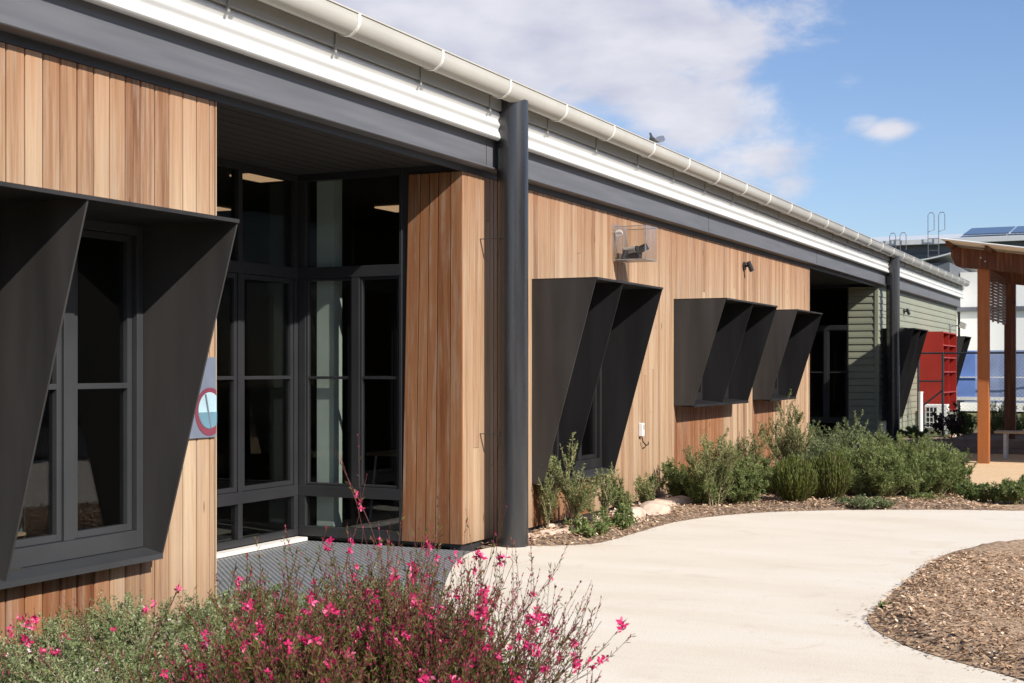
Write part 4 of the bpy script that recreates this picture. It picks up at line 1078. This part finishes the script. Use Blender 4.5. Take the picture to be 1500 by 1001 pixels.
plant(1228, 694, 596, 40, 'silver', 'tall grey green shrub before the dark second recess', seed=21, dens=1.1)
plant(1268, 690, 620, 38, 'silver', 'arching grey green shrub before the green metal corner', seed=22, dens=1.1)
plant(1252, 731, 652, 33, 'rosemary', 'upright needle bush right of the grassy domes', seed=23)
plant(1290, 733, 654, 33, 'rosemary', 'needle bush with a shaded gap at its foot', seed=24)
plant(1330, 731, 650, 34, 'rosemary', 'middle needle bush of the dense row', seed=25)
plant(1364, 729, 646, 33, 'rosemary', 'tall yellow green needle bush at the end of the row', seed=26)
plant(1390, 726, 660, 20, 'dense', 'small green bush at the sand court end of the row', seed=27, dens=0.8)
plant(1302, 700, 640, 40, 'rosemary', 'needle bush behind the row under the far column', seed=28)
plant(1350, 692, 636, 34, 'silver', 'hazy bush behind the row before the far fence', seed=29, dens=0.9)
plant(1270, 744, 726, 36, 'low', 'flat grey green mat at the path edge', 'ground plant', seed=31)
plant(1352, 734, 720, 26, 'low', 'low mat of green at the foot of the needle bushes', 'ground plant', seed=32, dens=0.7)
plant(1425, 734, 706, 22, 'dense', 'small dark green plant before the sand court', seed=33, dens=0.35)
plant(1452, 736, 712, 14, 'dense', 'smallest dark plant before the sand court', seed=34, dens=0.2)
plant(1486, 738, 700, 22, 'dense', 'green plant at the right end of the path edge', seed=36, dens=0.5)
plant(1525, 736, 694, 26, 'dense', 'green plant at the right edge of the picture beyond the path', seed=39, dens=0.6)
# raised bed behind the sand court
for i, (px_, tp, hw_, st, lb) in enumerate([(1392, 592, 20, 'broad', 'bush with purple leaves beside the air conditioner'), (1412, 600, 18, 'broad', 'dark bush left of the orange post'), (1340, 625, 18, 'dense', 'low bush at the foot of the mesh fence gate'),
        (1460, 588, 22, 'dense', 'bush between the two pergola posts'), (1498, 585, 26, 'dense', 'light green bush right of the dark post'), (1540, 590, 28, 'dense', 'bush beyond the bench outside the picture edge')]):
    plant(px_, 642, tp, hw_, st, lb, seed=41+i*3, z=0.12, dens=0.55)

# rocks
def rock(px, py, w, hgt, dep, seed, label, mat='sandstone'):
    rng = random.Random(seed); x, y, _ = at_z(px, py)
    import bmesh
    bm = bmesh.new(); bmesh.ops.create_icosphere(bm, subdivisions=3, radius=1)
    ax = [Vector((rng.gauss(0, 1), rng.gauss(0, 1), rng.gauss(0, 0.7))).normalized() for _ in range(11)]
    of = [rng.uniform(0.45, 0.85) for _ in ax]
    for v in bm.verts:
        for a, o_ in zip(ax, of):
            d = v.co.dot(a)
            if d > o_: v.co -= a*(d-o_)*0.92
        v.co += Vector((rng.gauss(0, 1), rng.gauss(0, 1), rng.gauss(0, 1)))*0.018
        v.co.x *= dep; v.co.y *= w; v.co.z *= hgt
    me = bpy.data.meshes.new('rock'); bm.to_mesh(me); bm.free()
    o = bpy.data.objects.new('garden_rock', me); finish(o, 'garden_rock', mat, None, False)
    o.location = (max(x, dep+0.03), y, hgt*0.35); o.rotation_euler = (0, 0, rng.uniform(-0.5, 0.5))
    tag(o, label, 'rock', 'pale rocks along the timber wall')
rocks = [(785, 790, .22, .05, .14, 'flat pale rock touching the near column'), (812, 786, .26, .07, .14, 'flat pink rock right of the first rock by the near column'), (845, 783, .25, .06, .13, 'low rock behind the smallest weed'),
         (800, 776, .20, .06, .08, 'buff rock close under the middle window hood'), (868, 770, .24, .09, .10, 'rock wedged behind the bright weeds'), (903, 762, .22, .08, .10, 'rock at the foot of the thin sapling'),
         (930, 764, .25, .11, .15, 'square pale rock with a lit top near the path bend'), (957, 756, .40, .12, .18, 'largest pale sandstone rock beside the rounded bush'), (975, 745, .30, .10, .14, 'rock behind the largest sandstone'),
         (998, 742, .38, .09, .18, 'long pink rock shaded by the rounded bush'), (1010, 733, .3, .12, .12, 'rock half hidden behind the rounded bush'), (945, 742, .25, .08, .09, 'rock against the wall under the outlet box')]
for i, (a, b, w, h_, d, lb) in enumerate(rocks): rock(a, b, w, h_, d, 30+i, lb)
for i, (a, b, w, h_, d, lb) in enumerate([(1310, 727, .16, .05, .1, 'small stone at the foot of the needle bushes'), (1325, 731, .12, .05, .1, 'grey stone left of the green mat'), (1410, 640, .2, .07, .12, 'white stone on the raised bed left of the orange post'), (1395, 640, .22, .07, .12, 'white stone beside the air conditioner'), (1426, 640, .16, .06, .1, 'white stone just left of the orange post')]):
    rock(a, b, w, h_, d, 60+i, lb)

# front garden : grey-green mounding herbs
rng0 = random.Random(5)
herbs = []
def herb(x, y, h, r, seed, label, dens=1.0, mat='leaf_greygreen'):
    rng = np.random.default_rng(seed)
    T = thing('herb_bush', (x, y, 0.0), label, 'bush', 'grey green herb bushes under the near window')
    S = stems(rng, int(110*dens), r*0.7, h, r*0.55, hvar=0.55, wob=0.04); Q = twigs(rng, S, 6, h*0.38, 0.25, 0.6)
    tubes('stems', 'stem_pale', T, S, 0.003, 0.0015); tubes('twigs', 'stem_pale', T, Q[::3], 0.0016, 0.001)
    needles(rng, 'foliage', mat, T, Q, int(15000*dens), 0.020, 0.0065, 0.35, 0.0, 1.0, tone=0.48, tv=0.24)
    k = int(14*dens); P, d, t = along(rng, Q, k, 0.9, 1.0)
    flowers('white_blossom', 'petal_white', T, P, rng, 0.009)
def flowers(name, mat, par, P, rng, rad, petals=4, tone=None):
    n = len(P); a = rng.uniform(0, 6.28, n)
    ax = unit(rng.normal(size=(n, 3))*0.6+np.array([0.5, -0.5, 0.35])); u = unit(np.cross(ax, [0.1, 0.2, 1])); w = np.cross(ax, u)
    PP, DD, UU, TT = [], [], [], []
    for k in range(petals):
        an = a+k*2*np.pi/petals+rng.normal(0, 0.25, n)
        D = unit(u*np.cos(an)[:, None]+w*np.sin(an)[:, None]+ax*rng.uniform(0.0, 0.7, n)[:, None]); PP.append(P); DD.append(D); UU.append(np.cross(D, ax)); TT.append(rng.uniform(0, 1, n)**1.5)
    return quads(name, mat, par, np.concatenate(PP), np.concatenate(DD), unit(np.concatenate(UU)), rad*1.35, rad*0.72, np.concatenate(TT))
herb_list = [(0.55, 4.35, .36, .42, 'under the window at the left edge'), (0.50, 5.05, .32, .40, 'under the left window mullion'), (0.50, 5.75, .36, .40, 'with the darkest tuft below the sill'), (0.62, 6.45, .30, .36, 'below the lit timber boards'),
    (1.25, 4.5, .34, .42, 'second row, at the left edge'), (1.3, 5.2, .30, .42, 'second row, before the dark tuft'), (1.22, 5.95, .26, .36, 'second row, before the bare stone edge'), (1.35, 6.6, .40, .34, 'beside the ribbed paving corner'),
    (1.9, 4.3, .34, .40, 'front row, nearest the lens at the left'), (1.95, 4.95, .34, .38, 'front row, left of the pink flowers'), (2.0, 5.6, .38, .36, 'feathery, rising before the ribbed paving'), (1.95, 6.2, .36, .30, 'feathery, nearest the concrete path'),
    (1.75, 3.7, .30, .40, 'lowest at the bottom left corner'), (2.45, 5.45, .36, .26, 'hidden among the pink flowers'),
    (1.85, 3.95, .44, .34, 'at the bottom edge before the reddish plants'), (2.1, 4.75, .46, .30, 'tallest, at the left flank of the reddish plants')]
for i, (x, y, h_, r_, lb) in enumerate(herb_list): herb(x, y, h_, r_, 200+i, 'grey green herb bush '+lb, 1.0)
# pale stone edge below the near wall
st = MB(); st.prism([(0.32, 5.6, -0.03), (0.62, 5.7, -0.03), (0.60, 6.88, -0.03), (0.10, 6.9, -0.03), (0.12, 6.2, -0.03)], (0, 0, 0.11)); sto = st.build('edging_stone', 'sandstone', None, bevel=0.02)
tag(sto, 'flat pale stone lying at the foot of the lit timber by the recess corner', 'stone')

# gaura: pink flower plants in front
def gaura(x, y, h, r, seed, label, nst=120, lean=(0, 0), leaves=16000, nbl=40, buds=2200, bs=1.0):
    rng = np.random.default_rng(seed)
    T = thing('gaura_plant', (x, y, 0.0), label, 'flowering plant', 'pink flowering plants in the front bed')
    S = stems(rng, nst, r*0.35, h, r*1.0, k=9, hvar=0.55, wob=0.05, power=1.25, lean=lean)
    Q = twigs(rng, S, 5, h*0.42, 0.35, 1.0, k=5)
    tubes('stems', 'stem_red', T, S, 0.0028, 0.0012); tubes('twigs', 'stem_red', T, Q, 0.0014, 0.0007)
    low = np.concatenate([S[:, :6][:, [0, 1, 2, 3, 4, 5]]], 0)
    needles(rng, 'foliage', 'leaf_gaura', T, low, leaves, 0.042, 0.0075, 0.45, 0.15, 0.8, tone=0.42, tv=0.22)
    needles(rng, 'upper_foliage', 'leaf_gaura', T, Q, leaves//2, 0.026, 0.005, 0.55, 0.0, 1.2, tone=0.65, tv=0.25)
    needles(rng, 'buds', 'bud_gaura', T, Q, buds, 0.013, 0.0055, 0.7, 0.35, 0.6, tone=0.5, tv=0.3)
    # blossoms: separate small meshes, sharing a few shapes
    P, d, t = along(rng, Q, nbl, 0.75, 1.0)
    P2, d2, t2 = along(rng, S, nbl//3, 0.93, 1.0); P = np.concatenate([P, P2])
    protos = []
    for k in range(4):
        nn = int(rng.integers(2, 6)); C0 = rng.normal(0, 0.011, (nn, 3)); C0[:, 2] *= 1.6
        me_o = flowers('blossom', 'petal_pink', None, C0, rng, 0.019); protos.append(me_o)
    for i, p in enumerate(P):
        src = protos[i % 4]
        o = src if i < 4 else src.copy()
        if i >= 4: C.objects.link(o)
        o.parent = T; o.location = tuple(p); o.rotation_euler = (rng.uniform(-.6, .6), rng.uniform(-.6, .6), rng.uniform(-.9, .9)); s = rng.uniform(0.5, 1.05)*bs; o.scale = (s, s, s)
    return T
gaura(2.32, 4.48, 0.80, 0.36, 301, 'dense reddish plant left of centre with scattered pink flowers', 110, nbl=34, leaves=20000, buds=4200)
gaura(2.66, 4.60, 0.90, 0.38, 302, 'tallest central plant with upright pink flower spikes', 110, nbl=44, leaves=20000, buds=4600)
gaura(2.93, 4.72, 0.84, 0.34, 303, 'rightmost large plant spilling pink sprays over the pale path', 85, lean=(0.13, 0.03), nbl=44, leaves=8000, buds=4200)
gaura(2.55, 3.95, 0.68, 0.40, 304, 'lower plant at the bottom of the clump with sparse flowers', 110, nbl=30, leaves=20000, buds=3600)
gaura(2.95, 4.05, 0.58, 0.30, 305, 'lowest plant at the bottom right of the clump', 70, lean=(0.14, 0), nbl=30, leaves=7000, buds=3000)
gaura(2.05, 4.1, 0.56, 0.30, 306, 'low plant at the bottom left mixed into the herbs', 22, leaves=5000, nbl=14, buds=900)
gaura(2.50, 5.0, 1.10, 0.36, 307, 'airy plant at the back with tall dark stems before the recess', 22, leaves=900, nbl=40, buds=420, bs=0.72)
gaura(3.28, 4.45, 0.55, 0.26, 308, 'thin plant leaning right over the concrete', 20, lean=(0.18, 0.05), leaves=700, nbl=12, buds=500)
gaura(1.75, 3.35, 0.85, 0.12, 309, 'single tall stem with big pink flowers at the left edge', 4, leaves=150, nbl=12, buds=60)
gaura(1.35, 4.6, 0.66, 0.55, 310, 'sparse stems with single pink flowers among the herbs', 12, leaves=400, nbl=14, buds=100)

# wood chips
def in_poly(P, poly):
    x, y = P[:, 0], P[:, 1]; inside = np.zeros(len(P), bool); j = len(poly)-1
    for i in range(len(poly)):
        xi, yi = poly[i]; xj, yj = poly[j]
        c = ((yi > y) != (yj > y)) & (x < (xj-xi)*(y-yi)/(yj-yi+1e-12)+xi); inside ^= c; j = i
    return inside
def chips(name, poly, n, seed, z, box, L=0.035, W=0.014, dom=None):
    rng = np.random.default_rng(seed); P = np.stack([rng.uniform(box[0], box[1], n), rng.uniform(box[2], box[3], n)], -1); P = P[in_poly(P, poly)]
    n = len(P); P3 = np.concatenate([P, (z+rng.uniform(0, 0.022, n))[:, None]], 1)
    PP = np.array(poly); Q = np.roll(PP, -1, 0); d = Q-PP
    dist = np.full(n, 9.0)
    for a, b in zip(PP, d):
        t = np.clip(((P-a)@b)/max(b@b, 1e-9), 0, 1); dist = np.minimum(dist, np.linalg.norm(a+t[:, None]*b-P, axis=1))
    k = np.clip(dist/0.25, 0, 1); k = k*k*(3-2*k); P3[:, 2] += dom*k if dom else 0
    a = rng.uniform(0, 6.28, n); D = unit(np.stack([np.cos(a), np.sin(a), rng.normal(0, 0.28, n)], -1)); U = unit(np.cross(D, unit(np.stack([rng.normal(0, .35, n), rng.normal(0, .35, n), np.ones(n)], -1))))
    to = np.where(rng.uniform(0, 1, n) < 0.06, rng.uniform(0.8, 1.0, n), rng.normal(0.42, 0.2, n))
    o = quads(name, 'chip', None, P3, D, U, L*rng.uniform(0.4, 1.5, n), W*rng.uniform(0.5, 1.5, n), to)
    o['kind'] = 'stuff'; tag(o, 'brown wood chip mulch spread over the bed', 'mulch'); return o
chips('wood_chips', isl, 110000, 1, 0.006, (3.0, 9.5, 3.5, 11.5), 0.036, 0.014, dom=0.065)
o = chips('wood_chips', gw, 34000, 2, 0.0, (0, 4.5, 10.6, 18.5), 0.04, 0.017, dom=0.04); o['label'] = 'loose brown mulch along the bed under the shrubs'
# a few chips and dry leaves kicked onto the concrete beside the beds
def litter(outline, n, seed, sp_):
    rng = np.random.default_rng(seed); P = np.array(outline); i = rng.integers(0, len(P)-1, n); t = rng.uniform(0, 1, n)[:, None]
    Q = P[i]*(1-t)+P[i+1]*t; Q = Q+rng.normal(0, sp_, (n, 2)); P3 = np.concatenate([Q, np.full((n, 1), 0.004)], 1)
    a = rng.uniform(0, 6.28, n); D = unit(np.stack([np.cos(a), np.sin(a), rng.uniform(0, .25, n)], -1)); U = unit(np.cross(D, np.array([0, 0.05, 1.0])))
    o = quads('leaf_litter', 'chip', None, P3, D, U, 0.028*rng.uniform(0.4, 1.5, n), 0.011*rng.uniform(.5, 1.5, n), rng.normal(0.45, 0.2, n)); return tag(o, 'stray chips and dry leaves on the concrete along the bed edges', 'leaf litter', kind='stuff')
litter(isl, 420, 4, 0.07); o = litter(edge_a, 320, 5, 0.07); o['label'] = 'stray chips on the far side of the concrete path'
# tufts of weed on the island edge
plant(1292, 893, 886, 6, 'weed', 'tiny green tuft at the tip of the mulch bed', 'weed', seed=90, dens=0.15)

# ------------------------------------------------------------------ light, sky, camera
SUN = Vector((1.0, -0.35, 0.74)).normalized()
el = math.asin(SUN.z)
sd = bpy.data.lights.new('sun', 'SUN'); sd.energy = 4.6; sd.angle = R(0.55); sd.color = (1.0, 0.955, 0.89)
so2 = bpy.data.objects.new('sun', sd); C.objects.link(so2); so2.rotation_euler = SUN.to_track_quat('Z', 'Y').to_euler()
w = bpy.data.worlds.new('World'); bpy.context.scene.world = w; w.use_nodes = True
n = w.node_tree.nodes; l = w.node_tree.links; bg = n['Background']
sky = N(n, 'ShaderNodeTexSky', sky_type='NISHITA'); sky.sun_disc = False; sky.sun_elevation = el
sky.sun_rotation = math.atan2(SUN.x, SUN.y); sky.air_density = 1.0; sky.dust_density = 0.6; sky.ozone_density = 2.0
tc = N(n, 'ShaderNodeTexCoord')
def vdir(px, py):
    a = (px-750)/F; b = (540-py)/F
    v = Vector((-SN+a*CS, CS+a*SN, b)); return v.normalized()
# distorted direction for ragged cloud edges
mp = N(n, 'ShaderNodeMapping'); mp.inputs['Scale'].default_value = (1, 1, 2.6); l.new(tc.outputs['Generated'], mp.inputs[0])
nz = N(n, 'ShaderNodeTexNoise'); nz.inputs['Scale'].default_value = 7.5; nz.inputs['Detail'].default_value = 9; nz.inputs['Roughness'].default_value = 0.62; nz.inputs['Distortion'].default_value = 0.25
l.new(mp.outputs[0], nz.inputs['Vector'])
acc = None
blobs = [(560, 40, .18, 1.3), (760, 60, .16, 1.3), (900, 60, .12, 1.2), (990, 60, .085, 1.05), (970, 150, .10, 1.1), (1060, 40, .05, .8), (1060, 110, .05, .8), (860, 190, .11, .95), (1000, 185, .05, .8), (1090, 240, .05, .75), (1300, 188, .020, .62), (1270, 178, .018, .5), (1190, 22, .06, .55), (1245, 118, .022, .6), (1150, 275, .03, .6), (1110, 10, .05, .6), (300, 120, .2, .8), (-200, 100, .3, .8)]
for px, py, rad, st_ in blobs:
    dn = N(n, 'ShaderNodeVectorMath', operation='SUBTRACT'); l.new(tc.outputs['Generated'], dn.inputs[0]); dn.inputs[1].default_value = vdir(px, py)
    sc_ = N(n, 'ShaderNodeVectorMath', operation='MULTIPLY'); l.new(dn.outputs[0], sc_.inputs[0]); sc_.inputs[1].default_value = (1, 1, 1.9)
    ln = N(n, 'ShaderNodeVectorMath', operation='LENGTH'); l.new(sc_.outputs[0], ln.inputs[0])
    mr = N(n, 'ShaderNodeMapRange', interpolation_type='SMOOTHSTEP'); mr.inputs[1].default_value = 0; mr.inputs[2].default_value = rad*1.5; mr.inputs[3].default_value = st_; mr.inputs[4].default_value = 0
    l.new(ln.outputs['Value'], mr.inputs[0])
    if acc is None: acc = mr.outputs[0]
    else:
        mx = N(n, 'ShaderNodeMath', operation='MAXIMUM'); l.new(acc, mx.inputs[0]); l.new(mr.outputs[0], mx.inputs[1]); acc = mx.outputs[0]
ad = N(n, 'ShaderNodeMath', operation='MULTIPLY_ADD'); l.new(nz.outputs['Fac'], ad.inputs[0]); ad.inputs[1].default_value = 2.1; ad.inputs[2].default_value = -1.37
ad2 = N(n, 'ShaderNodeMath', operation='ADD'); l.new(ad.outputs[0], ad2.inputs[0]); l.new(acc, ad2.inputs[1])
cm = N(n, 'ShaderNodeMapRange', interpolation_type='SMOOTHSTEP'); cm.inputs[1].default_value = 0.02; cm.inputs[2].default_value = 0.62; cm.inputs[3].default_value = 0; cm.inputs[4].default_value = 0.93
l.new(ad2.outputs[0], cm.inputs[0])
nz2 = N(n, 'ShaderNodeTexNoise'); nz2.inputs['Scale'].default_value = 13; nz2.inputs['Detail'].default_value = 6; l.new(mp.outputs[0], nz2.inputs['Vector'])
cr = ramp(n, [(0.3, (5.0, 5.1, 6.1)), (0.62, (6.9, 6.85, 7.4))]); l.new(nz2.outputs['Fac'], cr.inputs[0])
tint = N(n, 'ShaderNodeMix', data_type='RGBA', blend_type='MULTIPLY'); tint.inputs[0].default_value = 1; l.new(sky.outputs[0], tint.inputs[6]); tint.inputs[7].default_value = (1.04, 1.10, 1.28, 1)
mix = N(n, 'ShaderNodeMix', data_type='RGBA'); l.new(cm.outputs[0], mix.inputs[0]); l.new(tint.outputs[2], mix.inputs[6]); l.new(cr.outputs[0], mix.inputs[7])
l.new(mix.outputs[2], bg.inputs['Color']); bg.inputs['Strength'].default_value = 0.075

cd = bpy.data.cameras.new('camera'); cam = bpy.data.objects.new('camera', cd); C.objects.link(cam)
cd.sensor_width = 36; cd.lens = 48.0; cd.clip_end = 2000; cd.clip_start = 0.1
cam.location = (CAMX, 0, CAMZ); cam.rotation_euler = (R(90), 0, TH)
cd.shift_y = (540-500.5)/1500.0
cd.dof.use_dof = True; cd.dof.focus_distance = 12.5; cd.dof.aperture_fstop = 9
S_ = bpy.context.scene; S_.camera = cam
S_.view_settings.view_transform = 'Standard'; S_.view_settings.look = 'None'; S_.view_settings.exposure = 0.65; S_.view_settings.gamma = 1
S_.render.engine = 'CYCLES'
S_.cycles.max_bounces = 8; S_.cycles.transparent_max_bounces = 12
